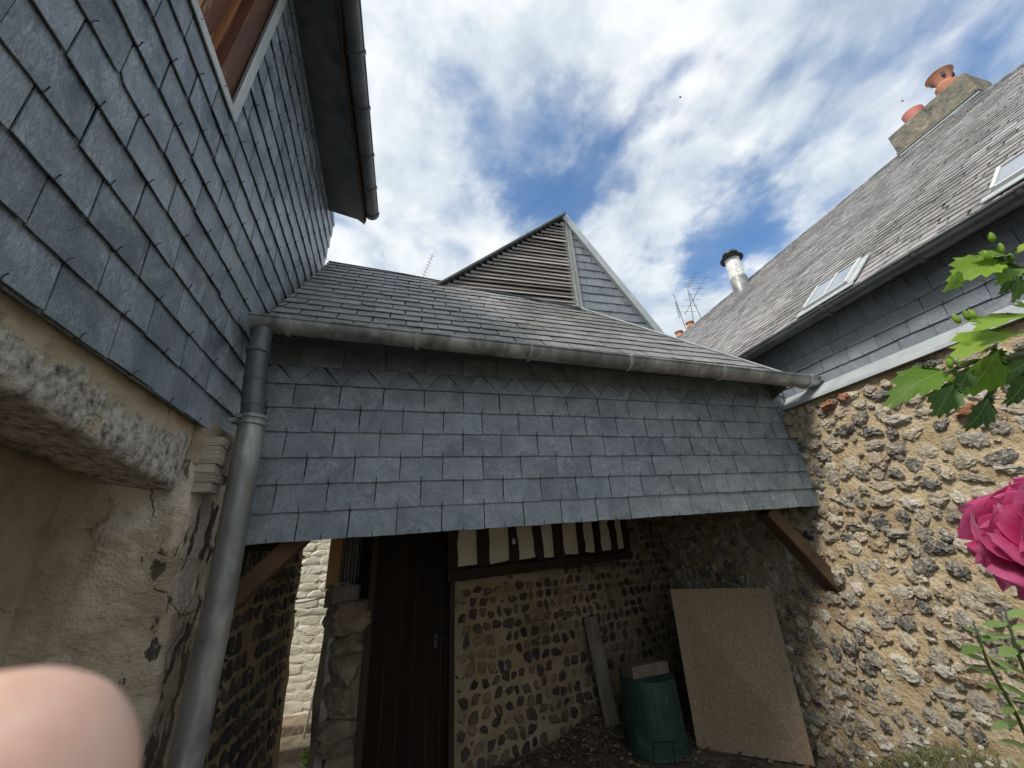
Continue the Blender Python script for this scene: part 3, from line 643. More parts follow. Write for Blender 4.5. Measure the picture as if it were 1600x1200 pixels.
MB().box((-1.0, 2.76, 2.32), (3.4, 4.15, 2.36)).box((-.35, 4.15, 2.32), (3.4, 5.2, 2.36)).build('added_ceiling', 'wood_dark', shed)  # unseen slab over the passage, added to keep the inside dark
# gutter and its collars
G0, G1 = V((-.93, 2.155, 2.925)), V((3.36, 2.37, 2.875)); go = V((.05, -1, 0))
gut = smooth_edges(half_gutter(G0, G1, .074, go, bead=.009).build('gutter', 'zinc', shed))
gutter_rings(gut, G0, G1, .074, go, [.045, .212, .385, .565, .76, .975], 'zinc_strip')
# downpipe
dpp = [V((-.862, 2.14, 2.86)), V((-.862, 2.145, 2.72)), V((-.845, 2.155, 2.5)), V((-.825, 2.165, 2.33)), V((-.80, 2.175, 1.6)), V((-.795, 2.20, 0.02))]
dp = MB().tube(dpp[3:], .059, 24).build('downpipe', 'zinc', shed); smooth_edges(dp, 40)
up_ = smooth_edges(MB().tube(dpp[:4], [.05, .052, .054, .054], 24).build('pipe_head', 'zinc_dark', dp), 40)
for tt, rr in ((dpp[1], .060), (dpp[1].lerp(dpp[2], .75), .0555), (dpp[2].lerp(dpp[3], .5), .0555)):
    MB().lathe([(rr - .006, -.012), (rr, -.006), (rr + .001, .006), (rr - .006, .012)], tt, 24).build('pipe_collar', 'zinc_dark', dp, smooth=True)
smooth_edges(MB().lathe([(.06, -.03), (.068, -.024), (.068, -.008), (.062, -.003), (.062, .003), (.069, .009), (.069, .024), (.058, .03)], dpp[3], 26).box((dpp[3].x - .095, dpp[3].y - .02, dpp[3].z - .012), (dpp[3].x - .06, dpp[3].y + .02, dpp[3].z + .012)).tube([dpp[3] + V((-.03, -.085, .0)), dpp[3] + V((-.03, -.05, .0))], .008, 8).build('pipe_clamp', 'zinc', dp))
bk = MB()                                             # small white drip under the slates at left
# ================================================================== gable behind
GY = 3.28
gab = thing('louvered_gable', 'pointed gable above the slate roof, weathered wooden slats left and slates right', 'building', (1.6, GY, 0))
AP = (1.655, 5.40); GL = (.20, 4.175); GR = (2.86, 3.47); SX = 1.675; GB = 3.40
core = MB().prism([GL, (GL[0], GB), (GR[0], GB), GR, AP], (0, GY + .03, 0), (1, 0, 0), (0, 0, 1), (0, .12, 0)).build('gable_wall', 'backing', gab)
def rake(x): return GL[1] + (AP[1] - GL[1]) * (x - GL[0]) / (AP[0] - GL[0]) if x < AP[0] else AP[1] + (GR[1] - AP[1]) * (x - AP[0]) / (GR[0] - AP[0])
k = 0; z = 3.93
while z < 5.30:
    hgt = .062
    xl = max(GL[0] + .01, GL[0] + (z + .03 - GL[1]) * (AP[0] - GL[0]) / (AP[1] - GL[1])); xr = SX - .035 - .02 * (z - 4.05) * 0
    if xr - xl > .05:
        y0 = GY + random.uniform(-.004, .004); tl = random.uniform(-.008, .008)
        mb = MB().prism([(-.026, -.020), (-.016, -.023), (.016, .034), (.006, .037)], (xl, y0, z), (0, 1, 0), (0, 0, 1), (xr - xl, 0, 0))
        mb.v = [(x, y, zz_ + tl * (x - xl) / (xr - xl) + .003 * nz((x, zz_, k), 3)) for x, y, zz_ in mb.v]
        mb.build('board', 'louver', core)
    z += .051 + random.uniform(-.003, .003); k += 1
slates(core, (0, GY + .03, 0), (1, 0, 0), (0, 0, 1), [[(SX + .055, 3.45), (GR[0], 3.45), GR, (SX + .055, rake(SX + .055) - .01)]], .215, .112, 'slate_band', u0=.02, v0=3.4, proud=.010, th=.005)
MB().prism([(-.06, 0), (.068, 0), (.068, .012), (.014, .016), (.010, .028), (-.004, .028), (-.008, .016), (-.06, .012)], (SX, GY + .01, 3.98), (1, 0, 0), (0, -1, 0), (-.012, 0, 1.33)).build('cover_strip', 'zinc_strip', gab)
MB().beam((GL[0] - .08, GY - .01, GL[1] - .055), (AP[0] + .01, GY - .01, AP[1] + .02), .10, .022, (0, 0, 1)).build('left_verge', 'zinc_dark', gab)
MB().prism([(0, 0), (.07, 0), (.07, .02), (.012, .03), (0, .03)], (AP[0], GY + .03, AP[1] + .02), V((.66, 0, .75)).normalized() * -1 * -1 if False else V((-.05, 0, -.045)), (0, -1, 0), (GR[0] - AP[0], 0, GR[1] - AP[1])).build('verge_trim', 'zinc_pale', gab) if False else None
MB().beam((AP[0] - .005, GY - .005, AP[1] + .012), (GR[0], GY - .005, GR[1] - .005), .085, .05, (0, -1, 0)).build('right_verge', 'zinc_pale', gab)
MB().add([V((AP[0], GY, AP[1] + .02)), V((GL[0] - .08, GY, GL[1] - .05)), V((GL[0] - .08, 8.5, GL[1] - .05)), V((AP[0], 8.5, AP[1] + .02)), V((GR[0] + .03, GY, GR[1])), V((GR[0] + .03, 8.5, GR[1]))], [(0, 1, 2, 3), (0, 3, 5, 4)]).build('roof', 'slate_old', gab)
MB().box((GL[0] + .02, 5.4, 0), (GR[0], 8.4, 4.0)).build('rear_body', 'plaster', gab)
MB().beam((GL[0], GY - .035, 4.125), (SX + .05, GY - .035, 4.035), .012, .03, (0, 0, 1)).build('apron_flashing', 'zinc_pale', gab)

# ================================================================== RIGHT: flint wall and the house above it
fw = thing('flint_wall', 'sunlit flint and sandy mortar wall on the right below the slate band', 'wall', (3.35, 2, 0))
face = rough_sheet((3.30, 5.2, -.05), (0, -1, 0), (0, 0, 1), 7.6, 2.76, 150, 64, .016, 3.2, .30, 2).build('mortar_face', 'mortar', fw, smooth=True)
FL = lumpset('flint', 16, 8, .42, .0, 20)
stones(face, (3.292, 5.2, -.05), (0, -1, 0), (0, 0, 1), [(0, .05), (7.4, .05), (7.4, 2.70), (0, 2.70)], .102, .075, .185, FL, .028, .12, .04, limit=300, hfill=.96, tilt=.35, jit=1.1, wfill=.95, fill=3800, fsize=(.03, .06))
for (yy, zz2, w2, h2, mt) in [(2.28, 2.60, .15, .085, 'brick'), (2.13, 2.62, .10, .07, 'brick'), (1.50, 2.28, .17, .10, 'brick')]:
    ob = link('brick', FL[int(yy * 10) % 14].copy(), face); ob.data.materials.clear(); ob.data.materials.append(M[mt]); ob.matrix_basis = Matrix(((0, 0, -.05, 3.285), (-w2 / 2, 0, 0, yy), (0, h2 / 2, 0, zz2), (0, 0, 0, 1)))
for k in range(2):
    bevel(MB().box((3.20, 2.60 + .005 * k, 2.535 - .115 * k), (3.33, 2.72, 2.64 - .115 * k)).build('corner_block', 'block', face), .012)

nh = thing('slate_roofed_house', 'long house on the right with mossy old slate roof and slated eaves wall', 'house', (5, 2, 0))
band = MB().box((3.40, -2.5, 2.70), (3.8, 8.5, 3.42)).build('eaves_wall', 'backing', nh)
slates(band, (3.40, 0, 0), (0, -1, 0), (0, 0, 1), [[(-8.4, 2.74), (2.4, 2.74), (2.4, 3.42), (-8.4, 3.42)]], .215, .108, 'slate_band', v0=2.80, limit=300, proud=.010, th=.005, jit=.008, hook=nh, hooksize=.8)
MB().prism([(3.255, 2.685), (3.25, 2.69), (3.255, 2.715), (3.41, 2.845), (3.418, 2.84), (3.27, 2.71)], (0, -2.5, 0), (1, 0, 0), (0, 0, 1), (0, 5.3, 0)).build('flashing', 'zinc_pale', nh)
EX, EZ = 3.27, 3.36
def ridge(y):
    pts = [(-2.6, 6.25), (0.2, 6.3), (1.05, 6.45), (1.9, 6.9), (2.6, 7.12), (4.5, 7.05), (7.7, 6.85), (12, 6.85)]
    for (a, xa), (b, xb) in zip(pts, pts[1:]):
        if y <= b: return xa + (xb - xa) * max(0, (y - a) / (b - a))
    return pts[-1][1]
pt = (5.1 - 1.65) / 3.7; Lr = (1 + pt * pt) ** .5
vr2 = V((1, 0, pt)).normalized(); ur2 = V((0, -1, 0)); ro2 = V((EX, 0, EZ))
ol = [(-12, 0), (2.5, 0)] + [(-y, (ridge(y) - EX) * Lr) for y in (-2.5, .2, 1.05, 1.9, 2.6, 4.5, 7.7, 12)]
old = MB().prism(ol, ro2, ur2, vr2, ur2.cross(vr2) * -.08).build('roof', 'backing', nh)
rr_ = []
bps = [12, 7.7, 4.5, 2.6, 1.9, 1.05, .2, -2.5]
for a, b in zip(bps, bps[1:]): rr_.append([(-a, 0), (-b, 0), (-b, (ridge(b) - EX) * Lr), (-a, (ridge(a) - EX) * Lr)])
slates(old, ro2, ur2, vr2, rr_, .165, .110, 'slate_old', limit=300, proud=.006, th=.005, jit=.030, gap=.007, rest='slate_course')
MB().add([V((ridge(y), y, EZ + (ridge(y) - EX) * pt - .01)) for y in bps] + [V((ridge(y) + 3.5, y, EZ + (ridge(y) - EX) * pt - 3.2)) for y in bps], [(i, i + 1, i + 9, i + 8) for i in range(7)]).build('rear_slope', 'slate_old', nh)
MB().tube([V((ridge(y), y, EZ + (ridge(y) - EX) * pt + .02)) for y in (12, 10, 7.7, 6, 4.5, 3.5, 2.6, 1.9, 1.05, .2, -2.5)], .03, 6).build('ridge_cap', 'zinc', old)
MB().box((3.8, -2.4, 0), (9.5, 11.5, 3.3)).build('house_body', 'plaster', nh)
h0, h1 = V((3.20, 8.5, 3.32)), V((3.20, -2.5, 3.32))
hg = smooth_edges(half_gutter(h0, h1, .062, (-1, 0, 0)).build('gutter', 'zinc_dark', nh))
gutter_rings(hg, h0, h1, .062, (-1, 0, 0), [(8.5 - y) / 11 for y in (2.75, 1.93, 1.3, .8, .2)], 'zinc_dark')
MB().prism([(3.262, 3.30), (3.42, 3.40), (3.42, 3.43), (3.262, 3.36)], (0, -2.5, 0), (1, 0, 0), (0, 0, 1), (0, 11, 0)).build('eaves_board', 'wood_dark', nh)
def roofpt(y, s, up=0.0): return ro2 + ur2 * -y + vr2 * s + ur2.cross(vr2) * up
def skylight(y0, y1, s0, s1, panes):
    sk = MB(); nn = ur2.cross(vr2); fr = .022
    def bar(a, b, c, d, lo, hi): sk.prism([(-a, c), (-b, c), (-b, d), (-a, d)], ro2 + nn * lo, ur2, vr2, nn * (hi - lo))
    bar(y1, y1 - fr, s0, s1, .0, .06); bar(y0 + fr, y0, s0, s1, .0, .06); bar(y1 - fr, y0 + fr, s0, s0 + fr, .0, .055); bar(y1 - fr, y0 + fr, s1 - fr, s1, .0, .06)
    if panes == 2: m = (y0 + y1) / 2; bar(m + .009, m - .009, s0 + fr, s1 - fr, .045, .059)
    o = sk.build('skylight', 'white_frame', nh)
    ed = [y0 + fr, (y0 + y1) / 2 - .009] if panes == 2 else [y0 + fr, y1 - fr]
    for a, b in ([(y0 + fr, (y0 + y1) / 2 - .009), ((y0 + y1) / 2 + .009, y1 - fr)] if panes == 2 else [(y0 + fr, y1 - fr)]):
        MB().prism([(-b, s0 + fr), (-a, s0 + fr), (-a, s1 - fr), (-b, s1 - fr)], ro2 + nn * .044, ur2, vr2, nn * .008).build('pane', 'glass', o)
    MB().prism([(-y1 - .05, s0 - .09), (-y0 + .05, s0 - .09), (-y0 + .05, s0 - .002), (-y1 - .05, s0 - .002)], ro2 + nn * .024, ur2, vr2, nn * .008).build('apron', 'zinc_pale', o)
    MB().prism([(-y0 + .002, s0 - .03), (-y0 + .05, s0 - .03), (-y0 + .05, s1 + .03), (-y0 + .002, s1 + .03)], ro2 + nn * .024, ur2, vr2, nn * .012).build('side_flashing', 'zinc_pale', o)
skylight(1.83, 2.23, .19, .63, 2); skylight(.45, .95, .22, .60, 1)
# chimney on the ridge with two clay pots
ch = MB(); cy0, cy1 = 1.50, 2.42; cxm = 7.12; czt = 7.17
ch = bevel(MB().box((cxm - .27, cy0, 6.83), (cxm + .27, cy1, czt)).build('chimney', 'chimney', nh), .015)
MB().box((cxm - .25, cy0 + .015, 6.2), (cxm + .25, cy1 - .015, 6.80)).build('chimney_base', 'slate_old', ch)
MB().box((cxm - .275, cy0 - .006, 6.79), (cxm + .275, cy1 + .006, 6.835)).build('string_course', 'chimney', ch)
MB().box((cxm - .262, cy0 + .005, 6.755), (cxm + .262, cy1 - .005, 6.789)).build('lead_flashing', 'zinc_pale', ch)
pc_ = smooth_edges(MB().lathe([(.105, 0), (.115, .05), (.118, .16), (.125, .22), (.085, .27), (.08, .30), (.13, .42), (.15, .45), (.135, .452), (.06, .452)], (cxm, 1.74, czt), 22).build('chimney_pot', 'pot', ch))
for k in range(4):
    a = k * math.pi / 2 + .6; MB().box((-.018, -.012, 0), (.018, .012, .075)).build('vent_slot', 'metal_dark', pc_).matrix_basis = Matrix.Translation((cxm + math.cos(a) * .108, 1.74 + math.sin(a) * .108, czt + .33)) @ Matrix.Rotation(a + math.pi / 2, 4, 'Z')
smooth_edges(MB().lathe([(.095, 0), (.10, .02), (.125, .25), (.12, .255), (.09, .25)], (cxm - .02, 2.14, czt), 22).build('chimney_pot', 'pot_pink', ch))
MB().box((cxm - .17, 2.02, czt - .004), (cxm + .13, 2.27, czt + .015)).build('slate_slab', 'slate_old', ch)
# round flue near the ridge
fx, fyy = 6.62, 5.35; fz = EZ + (fx - EX) * pt
fl = smooth_edges(MB().lathe([(.15, -.3), (.15, .30), (.158, .302), (.158, .335), (.15, .337), (.15, .80), (.12, .80)], (fx, fyy, fz), 24).build('flue', 'flue', nh))
smooth_edges(MB().lathe([(.19, -.3), (.175, .05), (.168, .26), (.16, .27)], (fx, fyy, fz), 24).build('flue_collar', 'zinc', fl))
smooth_edges(MB().lathe([(.13, .79), (.23, .80), (.235, .815), (.14, .83), (.14, .90), (.17, .905), (.16, .96), (.09, 1.01), (.0, 1.02)], (fx, fyy, fz), 20).build('flue_cap', 'metal_dark', fl))
MB().prism([(-fyy - .26, 2.9), (-fyy + .26, 2.9), (-fyy + .22, 5.0), (-fyy - .22, 5.0)], ro2 + ur2.cross(vr2) * .016, ur2, vr2, ur2.cross(vr2) * .008) if False else None

# ================================================================== inside the passage
BW = lambda x: 4.0 + .34 * (x - .38)
ub = V((1, .34, 0)).normalized(); bo = V((.40, BW(.40), 0))
rw = thing('rear_flint_wall', 'shaded flint wall at the back of the passage below a half-timbered strip', 'wall', (1.9, 4.5, 0))
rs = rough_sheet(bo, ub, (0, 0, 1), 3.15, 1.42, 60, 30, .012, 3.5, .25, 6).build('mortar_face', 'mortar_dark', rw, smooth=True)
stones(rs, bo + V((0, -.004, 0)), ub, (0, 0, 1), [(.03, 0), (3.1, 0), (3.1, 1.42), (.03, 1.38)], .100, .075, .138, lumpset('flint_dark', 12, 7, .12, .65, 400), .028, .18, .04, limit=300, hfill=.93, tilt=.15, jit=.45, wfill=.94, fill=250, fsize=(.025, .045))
for (x, z) in [(.50, .50), (.66, .50)]: pass
bevel(MB().prism([(-.06, 1.405), (2.42, 1.475), (2.42, 1.56), (-.06, 1.50)], bo + V((0, -.06, 0)), ub, (0, 0, 1), V((-.34, 1, 0)).normalized() * .16).build('sill_beam', 'wood_dark', rw), .008)
MB().prism([(-.1, 1.49), (2.5, 1.54), (2.5, 2.4), (-.1, 2.4)], bo + V((0, .035, 0)), ub, (0, 0, 1), (0, .14, 0)).build('upper_wall', 'backing', rw)
MB().prism([(2.40, 1.41), (3.15, 1.41), (3.15, 2.4), (2.40, 2.4)], bo, ub, (0, 0, 1), (0, .2, 0)).build('corner_wall', 'mortar_dark', rw)
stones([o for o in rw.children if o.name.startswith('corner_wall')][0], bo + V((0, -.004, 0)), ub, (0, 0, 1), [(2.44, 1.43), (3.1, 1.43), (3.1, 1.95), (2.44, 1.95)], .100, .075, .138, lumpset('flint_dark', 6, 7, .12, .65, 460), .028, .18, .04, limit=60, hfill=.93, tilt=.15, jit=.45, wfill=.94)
edges = [(-.06, .04), (.255, .39), (.625, .725), (.955, 1.05), (1.205, 1.35), (1.56, 1.66), (1.82, 1.92), (2.10, 2.20), (2.32, 2.42)]
for a, b in edges:
    k = random.uniform(-.02, .02)
    bevel(MB().prism([(b + k * q + .030 * nz((b, q * 3, 1), 2.6), 1.50 + .028 * b + .85 * q) for q in (0, .12, .25, .37, .5, .75, 1)] + [(a + k * q + .030 * nz((a, q * 3, 5), 2.6), 1.50 + .028 * a + .85 * q) for q in (1, .75, .5, .37, .25, .12, 0)], bo + V((0, -.03, 0)), ub, (0, 0, 1), (0, .09, 0)).build('stud', 'wood_dark', rw), .008)
for (a0, b0), (a1, b1) in zip(edges, edges[1:]):
    MB().prism([(b0 + .002, 1.515 + .028 * b0 + random.uniform(0, .02)), (a1 - .002, 1.515 + .028 * a1 + random.uniform(0, .02)), (a1 - .002, 2.3), (b0 + .002, 2.3)], bo + V((0, .0, 0)), ub, (0, 0, 1), (0, .05, 0)).build('infill_panel', 'infill', rw)
MB().box((0, -.006, 0), (.035, 0, .05)).build('white_tag', 'white_frame', rw).matrix_basis = Matrix.Translation(bo + ub * .655 + V((0, -.036, 1.70)))
# dark door with its frame
dr = thing('dark_door', 'tall dark brown door in deep shade at the back of the passage', 'door', (.05, 3.9, 0))
dl, drr = -.275, .385
MB().prism([(0, 0), ((drr - dl) * 1.056, 0), ((drr - dl) * 1.056, 2.1), (0, 2.1)], (dl, BW(dl) + .03, 0), ub, (0, 0, 1), (0, .045, 0)).build('door_leaf', 'door', dr)
for a in (-.04, .68): MB().prism([(a, 0), (a + .05, 0), (a + .05, 2.2), (a, 2.2)], (dl, BW(dl) - .005, 0), ub, (0, 0, 1), (0, .10, 0)).build('door_post', 'wood_dark', dr)
MB().prism([(-.04, 2.11), (.73, 2.11), (.73, 2.34), (-.04, 2.34)], (dl, BW(dl), 0), ub, (0, 0, 1), (0, .09, 0)).build('door_head', 'wood_dark', dr)
for q in (.12, .24, .36, .48, .60): MB().prism([(q, .02), (q + .006, .02), (q + .006, 2.08), (q, 2.08)], (dl, BW(dl) + .027, 0), ub, (0, 0, 1), (0, .004, 0)).build('door_batten', 'wood_dark', dr)
hp = V((dl, BW(dl) + .03, 0)) + ub * .555 + V((0, 0, .96)); MB().box(hp + V((-.014, -.012, -.05)), hp + V((.014, 0, .05))).tube([hp + V((0, -.012, .02)), hp + V((0, -.05, .02)), hp + V((.09, -.03, .02))], .007, 8).build('door_handle', 'metal_dark', dr)
# stone pier left of the door
pr = thing('stone_pier', 'rough stone pier with a weathered post left of the dark door', 'pillar', (-.42, 3.9, 0))
z = 0
while z < 1.28:
    h2 = random.uniform(.13, .24); o2 = link('stone_block', lump(700 + int(z * 100), 6, .09, 1.0), pr); o2.data.materials.append(M['block'])
    o2.matrix_basis = Matrix.Translation((-.435 + random.uniform(-.012, .012), 3.93 + random.uniform(-.015, .01), z + h2 / 2)) @ Matrix.Rotation(random.uniform(-.06, .06), 4, 'Z') @ Matrix.Diagonal((.155, .19, h2 * .66, 1)); z += h2
MB().box((-.52, 3.84, 0), (-.33, 4.15, 1.30)).build('pier_core', 'mortar_dark', pr)
pst = MB(); 
for j in range(30):
    z0 = 1.46 * j / 30; pst.box((-.598 + .012 * nz((1, z0, 0), 6), 3.86 + .01 * nz((2, z0, 0), 7), z0), (-.545 + .006 * nz((3, z0, 0), 6), 3.98, z0 + .0485))
pst.build('post', 'wood_grey', pr)
bevel(MB().box((-.61, 3.84, 1.31), (-.40, 4.02, 1.44)).build('post_head', 'wood_grey', pr), .012)
MB().prism([(0, 0), (.075, 0), (.085, .16), (.01, .17)], (-.46, 3.79, 1.14), (1, 0, 0), (0, 0, 1), (0, .05, 0)).build('split_board', 'wood_grey', pr)
cr = rough_sheet((-.68, 4.14, 0), (1, 0, 0), (0, 0, 1), .17, 1.45, 8, 50, .03, 9, .12, 12, edge=lambda a, b, fu, fv: (a - (1 - fu) * .05 * nz((0, b, 3), 9), b)).build('broken_plaster', 'plaster', pr, smooth=True)
# upright boards above the pier
sc = thing('board_screen', 'upright brown slats with one orange board above the stone pier', 'screen', (-.6, 4.4, 1.3))
MB().box((-.745, 4.30, 1.40), (-.69, 4.34, 2.35)).build('orange_board', 'wood_orange', sc); MB().box((-.688, 4.30, 1.38), (-.635, 4.345, 2.35)).build('orange_board', 'wood_orange', sc)
for k in range(6): MB().box((-.625 + k * .030, 4.28 + .012 * (k % 2), 1.40), (-.625 + k * .030 + .020, 4.31 + .012 * (k % 2), 2.35)).build('slat', 'wood_grey', sc)
MB().box((-.66, 4.325, 1.36), (-.40, 4.36, 2.35)).build('backing_board', 'wood_dark', sc); MB().box((-.455, 4.22, 1.10), (-.42, 4.28, 2.35)).build('edge_post', 'wood_dark', sc)
MB().box((-.42, 4.18, 0), (-.24, 4.26, 2.4)).build('side_post', 'wood_dark', sc); MB().box((-.72, 4.20, 1.26), (-.425, 4.40, 1.40)).build('carrying_beam', 'wood_grey', sc)
MB().box((-.70, 4.24, -.1), (-.50, 4.40, 1.24)).build('lower_wall', 'plaster', sc)
# bright wall across the alley
ww = thing('whitewashed_wall', 'sunlit whitewashed stone wall seen through the gap beside the pier', 'wall', (-1.2, 6.1, 0))
wf = rough_sheet((-3.4, 6.05, -.3), (1, 0, 0), (0, 0, 1), 3.6, 3.4, 60, 50, .012, 3, .3, 15).build('mortar_face', 'white_stone', ww, smooth=True)
stones(wf, (-3.4, 6.045, -.3), (1, 0, 0), (0, 0, 1), [(.0, .1), (3.5, .1), (3.5, 3.3), (.0, 3.3)], .095, .14, .30, lumpset('white_stone', 6, 4, .06, 1.0, 500), .007, .25, .0, limit=300, hfill=1.06, tilt=.03, wfill=1.04)
bevel(MB().box((-3.4, 5.72, -.2), (.1, 6.05, .03)).build('footing', 'block', ww), .02)
stp = tag(bevel(MB().box((-1.9, 5.02, -.1), (-.72, 5.34, .055)).build('stone_step', 'block'), .015), 'low worn stone step in the bright alley beyond the gap', 'step')
tag(MB().tube([(-.93, 5.2, .05), (-.90, 5.5, .55), (-.83, 5.85, 1.13)], [.012, .011, .009], 8).build('leaning_rod', 'wood_grey'), 'thin grey stick leaning against the whitewashed wall in the alley', 'stick')
jb = thing('junction_box', 'small dark electrical box with cables high on the whitewashed wall', 'electrical box', (-.95, 6.0, 1.2))
bevel(MB().box((-.97, 5.93, 1.20), (-.87, 6.0, 1.30)).build('box', 'metal_dark', jb), .006)
MB().tube([(-1.6, 5.995, 1.20), (-1.3, 5.99, 1.175), (-.97, 5.985, 1.225)], .008, 6).tube([(-.93, 5.98, 1.2), (-.96, 5.97, .8), (-.94, 5.98, .45), (-.96, 5.98, .2)], .006, 6).build('cable', 'metal_dark', jb)

# ================================================================== things in the passage
cb = thing('compost_bin', 'dark green plastic bin upside down on the ground beside the board', 'bin', (2.17, 3.93, 0))
bc = V((2.17, 3.93, 0))
bb = MB(); prof = [(.278, 0), (.282, .012), (.278, .03), (.268, .04), (.266, .085), (.27, .09), (.268, .10), (.262, .105), (.245, .50), (.243, .525), (.22, .535), (.0, .535)]
body = smooth_edges(MB().lathe(prof, bc, 40).build('body', 'bin', cb), 30)
for a in (3.55, 3.95, 4.35, 5.2):
    d = V((math.cos(a), math.sin(a), 0)); MB().beam(bc + d * .262 + V((0, 0, .11)), bc + d * .246 + V((0, 0, .5)), .008, .008, d).build('moulded_rib', 'bin', cb)
hd = V((math.cos(4.38), math.sin(4.38), 0)); sd = V((-hd.y, hd.x, 0))
MB().prism([(-.075, .015), (.075, .015), (.066, .125), (-.066, .125)], bc + hd * .258, sd, (0, 0, 1), hd * .02).build('hatch', 'bin', cb)
MB().prism([(-.085, .122), (.085, .122), (.085, .137), (-.085, .137)], bc + hd * .256, sd, (0, 0, 1), hd * .035).build('hatch_lip', 'bin', cb)
for q in (-.08, .076): MB().prism([(q, .01), (q + .006, .01), (q + .006, .122), (q, .122)], bc + hd * .256, sd, (0, 0, 1), hd * .03).build('hatch_side', 'bin', cb)
wb = tag(bevel(MB().box((-.20, -.09, 0), (.20, .09, .095)).build('wood_block', 'wood_tan'), .006), 'short squared wooden block lying on top of the green bin', 'wood block')
wb.matrix_world = Matrix.Translation(bc + V((-.015, -.02, .536))) @ Matrix.Rotation(.12, 4, 'Z')
pk = tag(bevel(MB().beam((1.945, 4.30, ground_z(1.945, 4.3) + .0), (1.90, 4.455, .945), .155, .035, (0, -1, .1)).build('leaning_plank', 'wood_tan'), .004), 'grey weathered plank leaning against the rear wall left of the bin', 'plank')
a, b, c_, d = V((2.475, 3.80, 0)), V((3.06, 3.20, 0.02)), V((3.262, 3.36, 1.20)), V((2.535, 3.85, 1.205))
nn = (b - a).cross(d - a).normalized()
pn = MB().add([a, b, c_, d, a - nn * .019, b - nn * .019, c_ - nn * .019, d - nn * .019], [(0, 1, 2, 3), (7, 6, 5, 4), (0, 4, 5, 1), (1, 5, 6, 2), (2, 6, 7, 3), (3, 7, 4, 0)]).build('fibre_board', 'panel')
tag(pn, 'large brown fibreboard sheet leaning against the right wall under the roof', 'board')
# dry leaves on the floor
ll = MB(); rg = random.Random(3)
for i in range(3600):
    if i < 1500: x, y = rg.gauss(1.75, .42), rg.gauss(4.22, .22)
    else: x, y = rg.uniform(.2, 3.25), rg.uniform(2.4, 4.5)
    if y > BW(x) - .03 or (V((x, y, 0)) - bc).length < .29: continue
    z = ground_z(x, y) + .006 + rg.random() * .02; s = rg.uniform(.012, .032); th = rg.uniform(0, 6.28); q = Matrix.Rotation(th, 3, 'Z') @ Matrix.Rotation(rg.uniform(-.7, .7), 3, 'X'); o = V((x, y, z))
    ll.add([o + q @ V((-s, 0, 0)), o + q @ V((-s * .3, -s * .45, .004)), o + q @ V((s, 0, .006)), o + q @ V((-s * .2, s * .45, .004))], [(0, 1, 2, 3)])
tag(ll.build('dry_leaves', 'leaf_litter', kind='stuff'), 'brown dry leaves scattered on the passage floor', 'leaves')
# weed tuft at the pier foot
def weed(name, label, base, n, hgt, spread, seed, mat='leaf_dark', size=.03):
    rg = random.Random(seed); w = thing(name, label, 'plant', base); st = MB(); lf = MB(); base = V(base)
    for i in range(n):
        a = rg.uniform(0, 6.28); e = base + V((math.cos(a) * spread * rg.random(), math.sin(a) * spread * rg.random(), hgt * rg.uniform(.4, 1))); st.tube([base, base.lerp(e, .5) + V((0, 0, hgt * .1)), e], .0025, 5)
        for k in range(8):
            p = base.lerp(e, rg.uniform(.25, 1)) + V((rg.gauss(0, .02), rg.gauss(0, .02), rg.gauss(0, .015))); s = size * rg.uniform(.6, 1.2); q = Matrix.Rotation(rg.uniform(0, 6.28), 3, 'Z') @ Matrix.Rotation(rg.uniform(-.8, .8), 3, 'X')
            lf.add([p + q @ V(v_) for v_ in ((0, 0, 0), (s * .5, -s * .4, .004), (s, 0, -.004), (s * .5, s * .4, .004))], [(0, 1, 2, 3)])
    st.build('stem', 'stem', w); lf.build('foliage', mat, w); return w
weed('weed_tuft', 'dark green weed tuft at the foot of the pier in the alley', (-.73, 4.52, -.02), 18, .26, .13, 4, 'leaf', .035)

# ================================================================== plants at the right
def leaf_mesh(seed, size, lobes=3, droop=.25):
    rg = random.Random(seed); n = 36; out = []
    for i in range(n + 1):
        tt = i / n; a = -math.pi * .92 + tt * math.pi * 1.84
        lob = .44 + .58 * max(0, math.cos(a * 1.0)) ** 2.2 + .40 * max(0, math.cos((abs(a) - 1.12) * 2.8)) ** 1.5 + .05 * math.sin(i * math.pi) * 0
        tooth = .085 * (1 if i % 2 else -1)
        rr = size * .62 * (lob + tooth + rg.uniform(-.02, .02)); x = math.cos(a) * rr * 1.25 + size * .28; y = math.sin(a) * rr * .76
        out.append((x, y))
    mb = MB(); vs = [V((0, 0, 0))]; rings = 4
    f = lambda x, y: V((x, y, -droop * (x / size) ** 2 * size + .22 * abs(y) - .05 * math.sin(abs(y) / size * 14) * size * .35 + .02 * size * math.sin(x / size * 17 + y / size * 9)))
    c0 = (size * .02, 0); vs = [f(*c0)]; fs = []
    for k in range(1, rings + 1):
        for (x, y) in out: q = k / rings; vs.append(f(c0[0] + (x - c0[0]) * q, c0[1] + (y - c0[1]) * q))
    m = len(out)
    for i in range(m - 1): fs.append((0, 1 + i, 2 + i))
    for k in range(rings - 1):
        for i in range(m - 1): a = 1 + k * m + i; fs.append((a, a + m, a + m + 1, a + 1))
    vein = MB()
    mb.add(vs, fs); return mb
def cam_pt(x, y, dep):                               # a point of the garden at this depth from the lens
    return CAM + (R_ * ((x - 800) / 602) + U_ * (-(y - 600) / 602) + F_) * dep
hb = thing('hibiscus_branch', 'leafy green shrub branches reaching in from the right edge', 'shrub', (1.9, .35, 0))
root = V((1.75, .15, .48)); crown = cam_pt(1690, 520, .62)
